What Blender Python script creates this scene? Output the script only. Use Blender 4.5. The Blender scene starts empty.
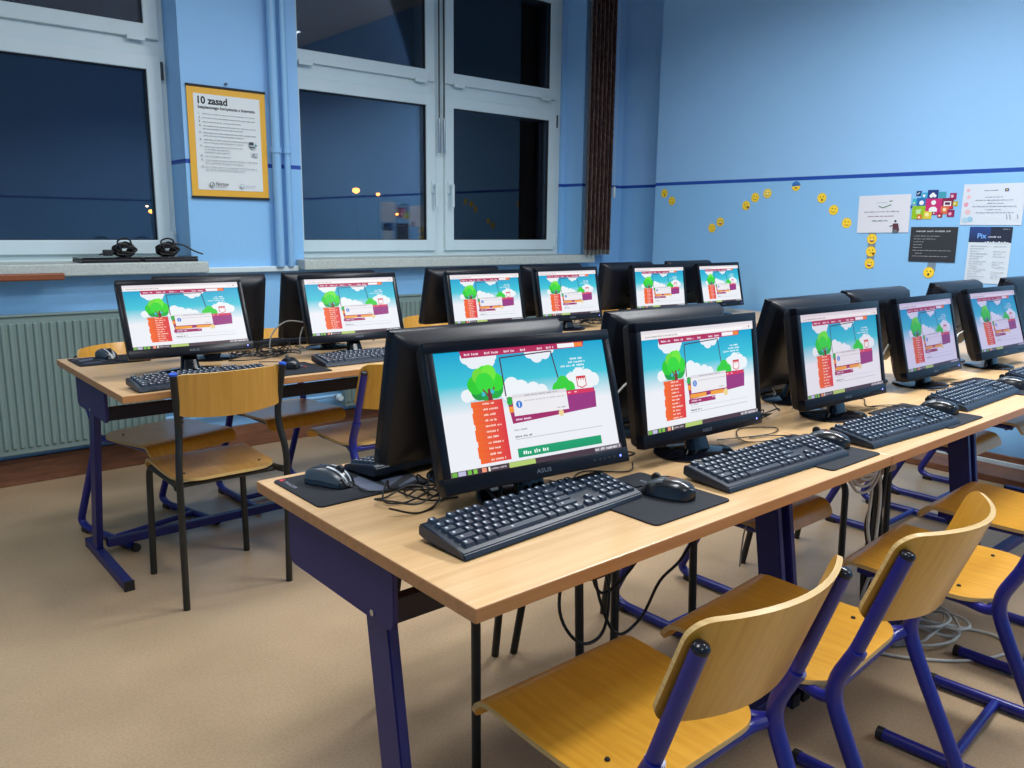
import bpy, bmesh, math, random
from mathutils import Vector, Matrix
random.seed(7)
R = math.radians
scene = bpy.context.scene
COL = scene.collection
DZ = 0.735                      # desk height
K = 1.051
def Z(z):                       # heights of things lying on the desks
    return DZ+(z-0.76)*K

# ---------------------------------------------------------------- colour + materials
def lin(c):
    out = []
    for v in c[:3]:
        v = v/255.0
        out.append(v/12.92 if v <= 0.04045 else ((v+0.055)/1.055)**2.4)
    return tuple(out)+(1.0,)

def new_mat(name):
    m = bpy.data.materials.new(name); m.use_nodes = True
    nt = m.node_tree
    return m, nt, nt.nodes['Principled BSDF']

def plain(name, rgb, rough=0.5, metal=0.0, spec=0.5, noise=0.0, nscale=20, bump=0.0, coat=0.0):
    m, nt, b = new_mat(name)
    c = lin(rgb)
    b.inputs['Base Color'].default_value = c
    b.inputs['Roughness'].default_value = rough
    b.inputs['Metallic'].default_value = metal
    b.inputs['Specular IOR Level'].default_value = spec
    b.inputs['Coat Weight'].default_value = coat
    b.inputs['Coat Roughness'].default_value = 0.15
    if noise or bump:
        tc = nt.nodes.new('ShaderNodeTexCoord')
        n = nt.nodes.new('ShaderNodeTexNoise'); n.inputs['Scale'].default_value = nscale
        n.inputs['Detail'].default_value = 4
        nt.links.new(tc.outputs['Object'], n.inputs['Vector'])
        if noise:
            r = nt.nodes.new('ShaderNodeValToRGB')
            r.color_ramp.elements[0].position = 0.3; r.color_ramp.elements[1].position = 0.7
            r.color_ramp.elements[0].color = tuple(x*(1-noise) for x in c[:3])+(1,)
            r.color_ramp.elements[1].color = tuple(min(1, x*(1+noise)) for x in c[:3])+(1,)
            nt.links.new(n.outputs['Fac'], r.inputs['Fac'])
            nt.links.new(r.outputs['Color'], b.inputs['Base Color'])
        if bump:
            bp = nt.nodes.new('ShaderNodeBump'); bp.inputs['Strength'].default_value = bump
            bp.inputs['Distance'].default_value = 0.01
            nt.links.new(n.outputs['Fac'], bp.inputs['Height'])
            nt.links.new(bp.outputs['Normal'], b.inputs['Normal'])
    return m

def wood(name, a, bcol, rough=0.35, scale=(2.0, 30.0, 2.0), coat=0.3, spec=0.5):
    m, nt, b = new_mat(name)
    tc = nt.nodes.new('ShaderNodeTexCoord'); mp = nt.nodes.new('ShaderNodeMapping')
    mp.inputs['Scale'].default_value = scale
    n = nt.nodes.new('ShaderNodeTexNoise'); n.inputs['Scale'].default_value = 3.0
    n.inputs['Detail'].default_value = 6; n.inputs['Distortion'].default_value = 0.6
    r = nt.nodes.new('ShaderNodeValToRGB')
    r.color_ramp.elements[0].position = 0.32; r.color_ramp.elements[0].color = lin(a)
    r.color_ramp.elements[1].position = 0.68; r.color_ramp.elements[1].color = lin(bcol)
    nt.links.new(tc.outputs['Object'], mp.inputs['Vector'])
    nt.links.new(mp.outputs['Vector'], n.inputs['Vector'])
    nt.links.new(n.outputs['Fac'], r.inputs['Fac'])
    nt.links.new(r.outputs['Color'], b.inputs['Base Color'])
    b.inputs['Roughness'].default_value = rough
    b.inputs['Specular IOR Level'].default_value = spec
    b.inputs['Coat Weight'].default_value = coat; b.inputs['Coat Roughness'].default_value = 0.2
    return m

def wall_paint(name, low, high, stripe=(25, 75, 170), z0=1.572):
    """two-tone painted plaster: glossy lower band, painted line, matt upper band"""
    m, nt, b = new_mat(name)
    g = nt.nodes.new('ShaderNodeNewGeometry'); s = nt.nodes.new('ShaderNodeSeparateXYZ')
    nt.links.new(g.outputs['Position'], s.inputs['Vector'])
    n = nt.nodes.new('ShaderNodeTexNoise'); n.inputs['Scale'].default_value = 1.3; n.inputs['Detail'].default_value = 5
    nt.links.new(g.outputs['Position'], n.inputs['Vector'])
    ab = nt.nodes.new('ShaderNodeMath'); ab.operation = 'GREATER_THAN'; ab.inputs[1].default_value = z0
    nt.links.new(s.outputs['Z'], ab.inputs[0])
    def tone(c, k):
        r = nt.nodes.new('ShaderNodeValToRGB')
        c = lin(c)
        r.color_ramp.elements[0].position = 0.3; r.color_ramp.elements[1].position = 0.7
        r.color_ramp.elements[0].color = tuple(x*(1-k) for x in c[:3])+(1,)
        r.color_ramp.elements[1].color = tuple(x*(1+k) for x in c[:3])+(1,)
        nt.links.new(n.outputs['Fac'], r.inputs['Fac'])
        return r
    lo, hi = tone(low, .03), tone(high, .03)
    mx = nt.nodes.new('ShaderNodeMix'); mx.data_type = 'RGBA'
    nt.links.new(ab.outputs[0], mx.inputs['Factor'])
    nt.links.new(lo.outputs['Color'], mx.inputs['A']); nt.links.new(hi.outputs['Color'], mx.inputs['B'])
    sub = nt.nodes.new('ShaderNodeMath'); sub.operation = 'SUBTRACT'; sub.inputs[1].default_value = z0
    nt.links.new(s.outputs['Z'], sub.inputs[0])
    aa = nt.nodes.new('ShaderNodeMath'); aa.operation = 'ABSOLUTE'; nt.links.new(sub.outputs[0], aa.inputs[0])
    lt = nt.nodes.new('ShaderNodeMath'); lt.operation = 'LESS_THAN'; lt.inputs[1].default_value = 0.011
    nt.links.new(aa.outputs[0], lt.inputs[0])
    m2 = nt.nodes.new('ShaderNodeMix'); m2.data_type = 'RGBA'
    nt.links.new(lt.outputs[0], m2.inputs['Factor'])
    nt.links.new(mx.outputs['Result'], m2.inputs['A']); m2.inputs['B'].default_value = lin(stripe)
    nt.links.new(m2.outputs['Result'], b.inputs['Base Color'])
    ro = nt.nodes.new('ShaderNodeMapRange'); nt.links.new(ab.outputs[0], ro.inputs['Value'])
    ro.inputs['To Min'].default_value = 0.42; ro.inputs['To Max'].default_value = 0.75
    nt.links.new(ro.outputs['Result'], b.inputs['Roughness'])
    fb = nt.nodes.new('ShaderNodeTexNoise'); fb.inputs['Scale'].default_value = 60
    nt.links.new(g.outputs['Position'], fb.inputs['Vector'])
    bp = nt.nodes.new('ShaderNodeBump'); bp.inputs['Strength'].default_value = 0.08; bp.inputs['Distance'].default_value = 0.01
    nt.links.new(fb.outputs['Fac'], bp.inputs['Height']); nt.links.new(bp.outputs['Normal'], b.inputs['Normal'])
    return m

def floor_mat():
    m, nt, b = new_mat('linoleum')
    g = nt.nodes.new('ShaderNodeNewGeometry')
    n1 = nt.nodes.new('ShaderNodeTexNoise'); n1.inputs['Scale'].default_value = 2.2; n1.inputs['Detail'].default_value = 5
    n2 = nt.nodes.new('ShaderNodeTexNoise'); n2.inputs['Scale'].default_value = 140; n2.inputs['Detail'].default_value = 3
    nt.links.new(g.outputs['Position'], n1.inputs['Vector']); nt.links.new(g.outputs['Position'], n2.inputs['Vector'])
    r1 = nt.nodes.new('ShaderNodeValToRGB')
    r1.color_ramp.elements[0].position = .3; r1.color_ramp.elements[0].color = lin((168, 145, 115))
    r1.color_ramp.elements[1].position = .72; r1.color_ramp.elements[1].color = lin((187, 162, 130))
    r2 = nt.nodes.new('ShaderNodeValToRGB')
    r2.color_ramp.elements[0].position = .35; r2.color_ramp.elements[0].color = (.90, .89, .88, 1)
    r2.color_ramp.elements[1].position = .6; r2.color_ramp.elements[1].color = (1.05, 1.04, 1.03, 1)
    nt.links.new(n1.outputs['Fac'], r1.inputs['Fac']); nt.links.new(n2.outputs['Fac'], r2.inputs['Fac'])
    mx = nt.nodes.new('ShaderNodeMix'); mx.data_type = 'RGBA'; mx.blend_type = 'MULTIPLY'
    mx.inputs['Factor'].default_value = 1
    nt.links.new(r1.outputs['Color'], mx.inputs['A']); nt.links.new(r2.outputs['Color'], mx.inputs['B'])
    nt.links.new(mx.outputs['Result'], b.inputs['Base Color'])
    b.inputs['Roughness'].default_value = 0.38
    b.inputs['Specular IOR Level'].default_value = 0.45
    return m

def attr_mat(name, emit=None, rough=0.5):
    """printed / displayed artwork stored per face corner"""
    m, nt, b = new_mat(name)
    a = nt.nodes.new('ShaderNodeVertexColor'); a.layer_name = 'ink'
    if emit is None:
        nt.links.new(a.outputs['Color'], b.inputs['Base Color']); b.inputs['Roughness'].default_value = rough
    else:
        strength, tint = emit
        mx = nt.nodes.new('ShaderNodeMix'); mx.data_type = 'RGBA'; mx.blend_type = 'MULTIPLY'
        mx.inputs['Factor'].default_value = 1; mx.inputs['B'].default_value = tuple(tint)+(1,)
        nt.links.new(a.outputs['Color'], mx.inputs['A'])
        nt.links.new(mx.outputs['Result'], b.inputs['Emission Color'])
        b.inputs['Emission Strength'].default_value = strength
        b.inputs['Base Color'].default_value = (.01, .01, .01, 1)
        b.inputs['Roughness'].default_value = 0.35; b.inputs['Specular IOR Level'].default_value = 0.3
    return m

M = {}
M['wall_blue'] = wall_paint('wall_blue', (142, 199, 245), (150, 200, 245))
M['floor'] = floor_mat()
M['ceiling'] = plain('ceiling_white', (225, 228, 230), 0.9)
M['pvc'] = plain('window_pvc', (212, 230, 234), 0.32, noise=.02, nscale=6)
M['sill'] = plain('sill_terrazzo', (190, 200, 195), 0.5, noise=.12, nscale=90)
M['gasket'] = plain('dark_gasket', (30, 34, 38), 0.6)
M['rod'] = plain('steel_rod', (60, 68, 74), 0.35, metal=.6)
M['skirting'] = wood('skirting_brown', (112, 72, 50), (140, 92, 64), 0.55, (3, 3, 20), 0.0)
M['brownbar'] = wood('rail_wood', (120, 66, 38), (150, 84, 50), 0.45, (1, 30, 30), .1)
M['beech'] = wood('beech_top', (212, 172, 122), (226, 188, 138), 0.34, (1.3, 22, 2), 0.25)
M['beech_edge'] = wood('beech_edge', (176, 122, 74), (192, 136, 84), 0.45, (1.3, 22, 22), 0.1)
M['ply'] = wood('plywood_yellow', (208, 148, 42), (222, 164, 56), 0.33, (26, 2.2, 2), 0.35)
M['ply_edge'] = wood('plywood_edge', (196, 160, 96), (224, 190, 124), 0.5, (2, 2, 90), 0.1)
M['ply_dark'] = wood('plywood_worn', (186, 134, 54), (200, 148, 66), 0.42, (26, 2.2, 2), 0.15)
M['blue_metal'] = plain('blue_powder_coat', (24, 30, 122), 0.36, coat=.15)
M['navy_panel'] = plain('navy_panel', (44, 36, 96), 0.55)
M['desk_blue'] = plain('desk_blue', (28, 30, 98), 0.45)
M['beam'] = plain('beam_black', (22, 20, 36), 0.5)
M['black_metal'] = plain('black_powder_coat', (26, 28, 26), 0.42)
M['black_cap'] = plain('black_cap', (18, 18, 20), 0.5)
M['cap_gloss'] = plain('cap_gloss', (22, 24, 34), 0.22)
M['blue_cap'] = plain('blue_cap', (40, 90, 200), 0.4)
M['chrome'] = plain('chrome', (190, 195, 200), 0.2, metal=1)
M['black_gloss'] = plain('glossy_black', (12, 15, 22), 0.12, spec=.5)
M['bezel'] = plain('bezel_black', (12, 15, 24), 0.3, spec=.25)
M['black_case'] = plain('case_black', (14, 17, 26), 0.42, spec=.4)
M['black_matt'] = plain('matt_black', (24, 26, 30), 0.6)
M['kb_body'] = plain('keyboard_body', (30, 40, 54), 0.38)
M['key'] = plain('keycap', (42, 54, 70), 0.38)
M['legend'] = plain('key_legend', (190, 200, 210), 0.5)
M['mouse_dark'] = plain('mouse_black', (22, 26, 32), 0.25, coat=.4)
M['mouse_grey'] = plain('mouse_side_grey', (66, 76, 84), 0.32, coat=.2)
M['silver'] = plain('silver_stripe', (176, 186, 194), 0.3)
M['pad'] = plain('pad_cloth', (18, 23, 34), 0.8)
M['pad_art'] = plain('pad_print_grey', (84, 94, 116), 0.7)
M['red'] = plain('print_red', (190, 44, 58), 0.6)
M['print_white'] = plain('print_white', (200, 204, 210), 0.6)
M['cable_black'] = plain('cable_black', (16, 16, 18), 0.45)
M['cable_white'] = plain('cable_white', (200, 200, 190), 0.5)
M['plug_grey'] = plain('plug_grey', (150, 152, 150), 0.5)
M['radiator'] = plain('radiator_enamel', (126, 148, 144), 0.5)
M['pipe_blue'] = plain('pipe_blue', (140, 190, 232), 0.4)
M['brass'] = plain('valve_brass', (150, 130, 90), 0.35, metal=.8)
M['print'] = attr_mat('printed_paper', None, 0.55)
M['display'] = attr_mat('display_panel', (1.0, (1, 1, 1)))
M['display_angle_dim'] = attr_mat('display_panel_angle_dim', (1.0, (0.62, 0.56, 0.74)))  # oblique-view dimming and purple cast put into the emission tint
M['display_angle_mid'] = attr_mat('display_panel_angle_mid', (1.0, (0.86, 0.80, 0.84)))  # weaker viewing-angle falloff, also painted into the screen tint
M['tape'] = plain('grey_tape', (118, 140, 158), 0.6)

def blind_mat():
    m, nt, b = new_mat('blind_fabric')
    tc = nt.nodes.new('ShaderNodeTexCoord')
    mp = nt.nodes.new('ShaderNodeMapping'); mp.inputs['Scale'].default_value = (40, 40, 9)
    w = nt.nodes.new('ShaderNodeTexNoise'); w.inputs['Scale'].default_value = 2.2; w.inputs['Detail'].default_value = 2
    w.inputs['Distortion'].default_value = 1.5
    r = nt.nodes.new('ShaderNodeValToRGB')
    r.color_ramp.elements[0].position = .45; r.color_ramp.elements[0].color = lin((74, 56, 56))
    r.color_ramp.elements[1].position = .62; r.color_ramp.elements[1].color = lin((150, 122, 116))
    nt.links.new(tc.outputs['Object'], mp.inputs['Vector']); nt.links.new(mp.outputs['Vector'], w.inputs['Vector'])
    nt.links.new(w.outputs['Fac'], r.inputs['Fac']); nt.links.new(r.outputs['Color'], b.inputs['Base Color'])
    b.inputs['Roughness'].default_value = 0.85
    return m
M['blind'] = blind_mat()
M['blind_edge'] = plain('blind_edge', (112, 98, 92), 0.8)
M['weight'] = plain('blind_weight', (150, 150, 145), 0.5)

def glass_mat():
    m, nt, b = new_mat('window_glass')
    out = nt.nodes['Material Output']; nt.nodes.remove(b)
    t = nt.nodes.new('ShaderNodeBsdfTransparent'); t.inputs['Color'].default_value = (.85, .88, .9, 1)
    g = nt.nodes.new('ShaderNodeBsdfGlossy'); g.inputs['Roughness'].default_value = 0.02
    g.inputs['Color'].default_value = (.8, .88, 1, 1)
    f = nt.nodes.new('ShaderNodeFresnel'); f.inputs['IOR'].default_value = 1.75
    mx = nt.nodes.new('ShaderNodeMixShader')
    nt.links.new(f.outputs[0], mx.inputs[0]); nt.links.new(t.outputs[0], mx.inputs[1]); nt.links.new(g.outputs[0], mx.inputs[2])
    nt.links.new(mx.outputs[0], out.inputs['Surface'])
    return m
M['glass'] = glass_mat()

def emit_mat(name, rgb, s):
    m, nt, b = new_mat(name)
    b.inputs['Emission Color'].default_value = lin(rgb); b.inputs['Emission Strength'].default_value = s
    return m
M['led'] = emit_mat('led_blue', (60, 80, 255), 2.5)
M['lamp'] = emit_mat('sodium_lamp', (255, 150, 50), 6)
M['lamp_w'] = emit_mat('white_lamp', (255, 200, 150), 6)
M['asphalt'] = plain('night_ground', (30, 34, 42), 0.9)

# ---------------------------------------------------------------- mesh helpers
def link(name, bm, mats, parent=None, smooth=False, loc=None, rot=None):
    bmesh.ops.recalc_face_normals(bm, faces=bm.faces)
    me = bpy.data.meshes.new(name); bm.to_mesh(me); bm.free()
    if not isinstance(mats, (list, tuple)): mats = [mats]
    for m in mats: me.materials.append(m)
    if smooth:
        for p in me.polygons: p.use_smooth = True
        try: me.set_sharp_from_angle(angle=R(40))
        except Exception: pass
    o = bpy.data.objects.new(name, me); COL.objects.link(o)
    if parent: o.parent = parent
    if loc: o.location = loc
    if rot: o.rotation_euler = rot
    return o

def add_box(bm, lo, hi, mi=0, bevel=0.0, seg=2):
    lo, hi = Vector(lo), Vector(hi)
    r = bmesh.ops.create_cube(bm, size=1.0)
    vs = r['verts']
    for v in vs:
        v.co = Vector(((lo.x+hi.x)/2+v.co.x*(hi.x-lo.x), (lo.y+hi.y)/2+v.co.y*(hi.y-lo.y), (lo.z+hi.z)/2+v.co.z*(hi.z-lo.z)))
    fs = set(f for v in vs for f in v.link_faces)
    for f in fs: f.material_index = mi
    if bevel > 0:
        es = list(set(e for v in vs for e in v.link_edges))
        b = bmesh.ops.bevel(bm, geom=es, offset=bevel, segments=seg, affect='EDGES', profile=.5)
        for f in b['faces']: f.material_index = mi
    return vs

def fillet(pts, r, n=5):
    pts = [Vector(p) for p in pts]
    out = [pts[0]]
    for i in range(1, len(pts)-1):
        a, b, c = pts[i-1], pts[i], pts[i+1]
        rr = r[i] if isinstance(r, (list, tuple)) else r
        d1, d2 = (a-b), (c-b)
        l = min(rr, d1.length*.48, d2.length*.48)
        if l < 1e-4: out.append(b); continue
        p1, p2 = b+d1.normalized()*l, b+d2.normalized()*l
        for k in range(n+1):
            t = k/n
            out.append(p1*(1-t)**2+b*2*t*(1-t)+p2*t*t)
    out.append(pts[-1])
    return out

def spline(pts, n=6):
    pts = [Vector(p) for p in pts]
    P = [pts[0]]+pts+[pts[-1]]
    out = []
    for i in range(1, len(P)-2):
        p0, p1, p2, p3 = P[i-1:i+3]
        for k in range(n):
            t = k/n
            out.append(0.5*((2*p1)+(p2-p0)*t+(2*p0-5*p1+4*p2-p3)*t*t+(3*p1-p0-3*p2+p3)*t**3))
    out.append(pts[-1])
    return out

def add_tube(bm, path, r, seg=10, mi=0, caps=True, sx=1.0):
    path = [Vector(p) for p in path]
    q = [path[0]]
    for p in path[1:]:
        if (p-q[-1]).length > 1e-5: q.append(p)
    path = q
    n = len(path)
    tang = []
    for i in range(n):
        t = path[min(i+1, n-1)]-path[max(i-1, 0)]
        tang.append(t.normalized())
    up = Vector((0, 0, 1))
    if abs(tang[0].dot(up)) > .95: up = Vector((1, 0, 0))
    nrm = (up-tang[0]*up.dot(tang[0])).normalized()
    rings = []
    for i in range(n):
        if i > 0:
            ax = tang[i-1].cross(tang[i])
            if ax.length > 1e-7:
                nrm = Matrix.Rotation(tang[i-1].angle(tang[i]), 3, ax.normalized()) @ nrm
            nrm = (nrm-tang[i]*nrm.dot(tang[i])).normalized()
        bn = tang[i].cross(nrm)
        rr = r[i] if isinstance(r, (list, tuple)) else r
        rings.append([bm.verts.new(path[i]+nrm*(rr*math.cos(2*math.pi*k/seg))*sx+bn*(rr*math.sin(2*math.pi*k/seg))) for k in range(seg)])
    for i in range(n-1):
        for k in range(seg):
            f = bm.faces.new((rings[i][k], rings[i][(k+1) % seg], rings[i+1][(k+1) % seg], rings[i+1][k])); f.material_index = mi
    if caps:
        f = bm.faces.new(rings[0]); f.material_index = mi
        f = bm.faces.new(list(reversed(rings[-1]))); f.material_index = mi

def add_lathe(bm, prof, seg=24, mi=0, c=(0, 0, 0)):
    c = Vector(c); rings = []
    for (r, z) in prof:
        if r < 1e-5: rings.append([bm.verts.new(c+Vector((0, 0, z)))])
        else: rings.append([bm.verts.new(c+Vector((r*math.cos(2*math.pi*k/seg), r*math.sin(2*math.pi*k/seg), z))) for k in range(seg)])
    for a, b in zip(rings, rings[1:]):
        for k in range(seg):
            k2 = (k+1) % seg
            if len(a) == 1 and len(b) == 1: continue
            if len(a) == 1: f = bm.faces.new((a[0], b[k], b[k2]))
            elif len(b) == 1: f = bm.faces.new((a[k], a[k2], b[0]))
            else: f = bm.faces.new((a[k], a[k2], b[k2], b[k]))
            f.material_index = mi
    return rings

def add_grid_slab(bm, fn, nu, nv, th, mi=0, mi_edge=1):
    """fn(u,v)->(point, normal); closed slab of thickness th"""
    top, bot = [], []
    for j in range(nv+1):
        rt, rb = [], []
        for i in range(nu+1):
            p, nn = fn(i/nu, j/nv)
            rt.append(bm.verts.new(p+nn*th/2)); rb.append(bm.verts.new(p-nn*th/2))
        top.append(rt); bot.append(rb)
    for j in range(nv):
        for i in range(nu):
            f = bm.faces.new((top[j][i], top[j][i+1], top[j+1][i+1], top[j+1][i])); f.material_index = mi
            f = bm.faces.new((bot[j][i], bot[j+1][i], bot[j+1][i+1], bot[j][i+1])); f.material_index = mi
    for i in range(nu):
        for j in (0, nv):
            f = bm.faces.new((top[j][i], top[j][i+1], bot[j][i+1], bot[j][i])); f.material_index = mi_edge
    for j in range(nv):
        for i in (0, nu):
            f = bm.faces.new((top[j][i], top[j+1][i], bot[j+1][i], bot[j][i])); f.material_index = mi_edge

def add_prism(bm, poly, axis, a, b, mi=0, bevel=0):
    """extrude a 2-D polygon along axis 'x','y' or 'z' from a to b"""
    def P(u, v, w):
        return {'x': Vector((w, u, v)), 'y': Vector((u, w, v)), 'z': Vector((u, v, w))}[axis]
    A = [bm.verts.new(P(u, v, a)) for u, v in poly]; B = [bm.verts.new(P(u, v, b)) for u, v in poly]
    fs = [bm.faces.new(A), bm.faces.new(list(reversed(B)))]
    n = len(poly)
    for i in range(n): fs.append(bm.faces.new((A[i], B[i], B[(i+1) % n], A[(i+1) % n])))
    for f in fs: f.material_index = mi
    if bevel:
        es = list(set(e for v in A+B for e in v.link_edges))
        r = bmesh.ops.bevel(bm, geom=es, offset=bevel, segments=2, affect='EDGES')
        for f in r['faces']: f.material_index = mi

def rounded_rect(x0, y0, x1, y1, r, n=4):
    pts = []
    for cx, cy, a0 in ((x1-r, y1-r, 0), (x0+r, y1-r, 90), (x0+r, y0+r, 180), (x1-r, y0+r, 270)):
        for k in range(n+1):
            a = R(a0+90*k/n); pts.append((cx+r*math.cos(a), cy+r*math.sin(a)))
    return pts

def empty(name, loc, rz=0.0, label=None, cat=None, group=None):
    o = bpy.data.objects.new(name, None); COL.objects.link(o)
    o.empty_display_size = 0.1
    o.location = loc; o.rotation_euler = (0, 0, rz)
    tag(o, label, cat, group)
    return o

def tag(o, label=None, cat=None, group=None, kind=None):
    if label: o['label'] = label
    if cat: o['category'] = cat
    if group: o['group'] = group
    if kind: o['kind'] = kind
    return o

def struct(name, bm, mats, **k):
    o = link(name, bm, mats, **k); o['kind'] = 'structure'; return o

def dup(root, loc, rz, label=None, group=None):
    r = root.copy(); COL.objects.link(r); r.location = loc; r.rotation_euler = (0, 0, rz)
    if label: r['label'] = label
    if group: r['group'] = group
    for ch in list(root.children):
        c = ch.copy(); COL.objects.link(c); c.parent = r
        for g in list(ch.children):
            d = g.copy(); COL.objects.link(d); d.parent = c
    return r

# ---- canvas: flat artwork in one mesh, colours in the 'ink' attribute
_textcache = {}
def text_polys(s, bold=0.0):
    key = (s, bold)
    if key in _textcache: return _textcache[key]
    cu = bpy.data.curves.new('t', 'FONT'); cu.body = s; cu.size = 1.0; cu.resolution_u = 3
    cu.offset = bold
    ob = bpy.data.objects.new('t', cu); COL.objects.link(ob)
    dg = bpy.context.evaluated_depsgraph_get(); dg.update()
    me = ob.evaluated_get(dg).to_mesh()
    vs = [tuple(v.co) for v in me.vertices]; fs = [tuple(p.vertices) for p in me.polygons]
    w = (max(v[0] for v in vs)-min(v[0] for v in vs)) if vs else 0
    x0 = min(v[0] for v in vs) if vs else 0
    ob.evaluated_get(dg).to_mesh_clear()
    bpy.data.objects.remove(ob); bpy.data.curves.remove(cu)
    _textcache[key] = (vs, fs, w, x0)
    return _textcache[key]

class Canvas:
    """u right, v down, both in 0..1 of w x h metres; local plane x-z facing -y"""
    def __init__(s, w, h, step=0.00012):
        s.w, s.h, s.step = w, h, step; s.v = []; s.f = []; s.c = []; s.layer = 0
    def P(s, u, v): return ((u-.5)*s.w, -s.layer*s.step, (.5-v)*s.h)
    def poly(s, pts, col, cols=None, up=True):
        if up: s.layer += 1
        b = len(s.v)
        for p in pts: s.v.append(s.P(*p))
        s.f.append(tuple(range(b, b+len(pts))))
        s.c.append(cols if cols else [col]*len(pts))
    def rect(s, u0, v0, u1, v1, col, up=True):
        s.poly([(u0, v0), (u1, v0), (u1, v1), (u0, v1)], col, up=up)
    def grad(s, u0, v0, u1, v1, ctop, cbot, up=True):
        s.poly([(u0, v0), (u1, v0), (u1, v1), (u0, v1)], None, [ctop, ctop, cbot, cbot], up=up)
    def disc(s, u, v, ru, col, rv=None, n=14, up=True):
        rv = rv if rv else ru*s.w/s.h
        s.poly([(u+ru*math.cos(2*math.pi*k/n), v+rv*math.sin(2*math.pi*k/n)) for k in range(n)], col, up=up)
    def line(s, a, b, t, col):
        ax, ay = a[0]*s.w, a[1]*s.h; bx, by = b[0]*s.w, b[1]*s.h
        d = math.hypot(bx-ax, by-ay) or 1; nx, ny = -(by-ay)/d*t/2, (bx-ax)/d*t/2
        s.poly([((ax+nx)/s.w, (ay+ny)/s.h), ((bx+nx)/s.w, (by+ny)/s.h), ((bx-nx)/s.w, (by-ny)/s.h), ((ax-nx)/s.w, (ay-ny)/s.h)], col)
    def scribble(s, u0, u1, v, hgt, col, seed=0, dens=.8):
        """a line of writing too small to read: little strokes grouped into words"""
        rnd = random.Random(seed*31+int(v*1000)); s.layer += 1
        u = u0; cw = hgt*s.h/s.w*.62
        while u < u1-cw:
            n = rnd.randint(3, 9)
            for k in range(n):
                if u > u1-cw: break
                t = rnd.uniform(.0, .35)*hgt
                s.rect(u, v-hgt/2+t, u+cw*rnd.uniform(.5, .8), v+hgt/2-rnd.uniform(0, .12)*hgt, col, up=False); u += cw
            u += cw*1.1
    def text(s, txt, u, v, size, col, bold=0.0, fit=None, align='l'):
        """size = cap height scale in metres, (u,v) = baseline start; fit = width in u"""
        vs, fs, w, x0 = text_polys(txt, bold)
        s.layer += 1
        sx = size if fit is None else fit*s.w/max(w, 1e-6)
        off = 0 if align == 'l' else (-w*sx/s.w if align == 'r' else -w*sx/s.w/2)
        b = len(s.v)
        for p in vs: s.v.append(s.P(u+off+(p[0]-x0)*sx/s.w, v-p[1]*size/s.h))
        for f in fs:
            s.f.append(tuple(b+i for i in f)); s.c.append([col]*len(f))
    def build(s, name, mat, parent=None, loc=(0, 0, 0), rot=(0, 0, 0), back=0.0, thick_col=(235, 235, 235)):
        if back > 0:   # real thickness behind the artwork
            W, H = s.w/2, s.h/2
            b = len(s.v)
            s.v += [(-W, back, H), (W, back, H), (W, back, -H), (-W, back, -H), (-W, 0, H), (W, 0, H), (W, 0, -H), (-W, 0, -H)]
            for f in ((0, 1, 2, 3), (0, 4, 5, 1), (1, 5, 6, 2), (2, 6, 7, 3), (3, 7, 4, 0)):
                s.f.append(tuple(b+i for i in f)); s.c.append([thick_col]*4)
        me = bpy.data.meshes.new(name); me.from_pydata(s.v, [], s.f)
        at = me.color_attributes.new('ink', 'FLOAT_COLOR', 'CORNER')
        k = 0
        for cs in s.c:
            for c in cs:
                at.data[k].color = lin(c); k += 1
        me.materials.append(mat); me.update()
        o = bpy.data.objects.new(name, me); COL.objects.link(o)
        if parent: o.parent = parent
        o.location = loc; o.rotation_euler = rot
        return o

# ---------------------------------------------------------------- camera
F, PITCH, ROLL, YAW, H = 810.91, 0.1904, 0.0120, 0.7068, 1.2508
fw = Vector((math.sin(YAW)*math.cos(PITCH), math.cos(YAW)*math.cos(PITCH), -math.sin(PITCH)))
r0 = Vector((math.cos(YAW), -math.sin(YAW), 0)); u0 = r0.cross(fw)
rt = r0*math.cos(ROLL)+u0*math.sin(ROLL); up = -r0*math.sin(ROLL)+u0*math.cos(ROLL)
cam = bpy.data.cameras.new('camera'); cam.sensor_fit = 'HORIZONTAL'; cam.sensor_width = 36
cam.lens = F*36/1024; cam.clip_start = 0.02; cam.clip_end = 400
co = bpy.data.objects.new('camera', cam); COL.objects.link(co)
mw = Matrix((rt, up, -fw)).transposed().to_4x4(); mw.translation = Vector((0, 0, H)); co.matrix_world = mw
scene.camera = co

# ---------------------------------------------------------------- room shell
YW, XB, XA, YJ = 4.417, 4.726, 4.875, 3.95
XL, YB, ZC = -2.4, -3.2, 3.35
W1 = (-0.745, 1.525); W2 = (2.170, 4.438); WZ0, WZ1 = 1.0, 2.98
bm = bmesh.new(); add_box(bm, (XL-.3, YB-.3, -.2), (XA+.3, YW+.42, 0)); struct('floor', bm, M['floor'])
bm = bmesh.new(); add_box(bm, (XL-.3, YB-.3, ZC), (XA+.3, YW+.42, ZC+.2)); struct('ceiling', bm, M['ceiling'])
bm = bmesh.new()
add_box(bm, (XL-.3, YW, 0), (XA+.3, YW+.42, WZ0)); add_box(bm, (XL-.3, YW, WZ1), (XA+.3, YW+.42, ZC))
for a, b in ((XL-.3, W1[0]), (W1[1], W2[0]), (W2[1], XA+.3)): add_box(bm, (a, YW, WZ0), (b, YW+.42, WZ1))
struct('wall_back', bm, M['wall_blue'])
bm = bmesh.new()
add_prism(bm, [(XB, YB-.3), (XA+.3, YB-.3), (XA+.3, YW), (XA, YW), (XA, YJ), (XB, YJ)], 'z', 0, ZC)
struct('wall_right', bm, M['wall_blue'])
bm = bmesh.new(); add_box(bm, (XL-.3, YB-.3, 0), (XL, YW, ZC)); struct('wall_left', bm, M['wall_blue'])
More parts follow.
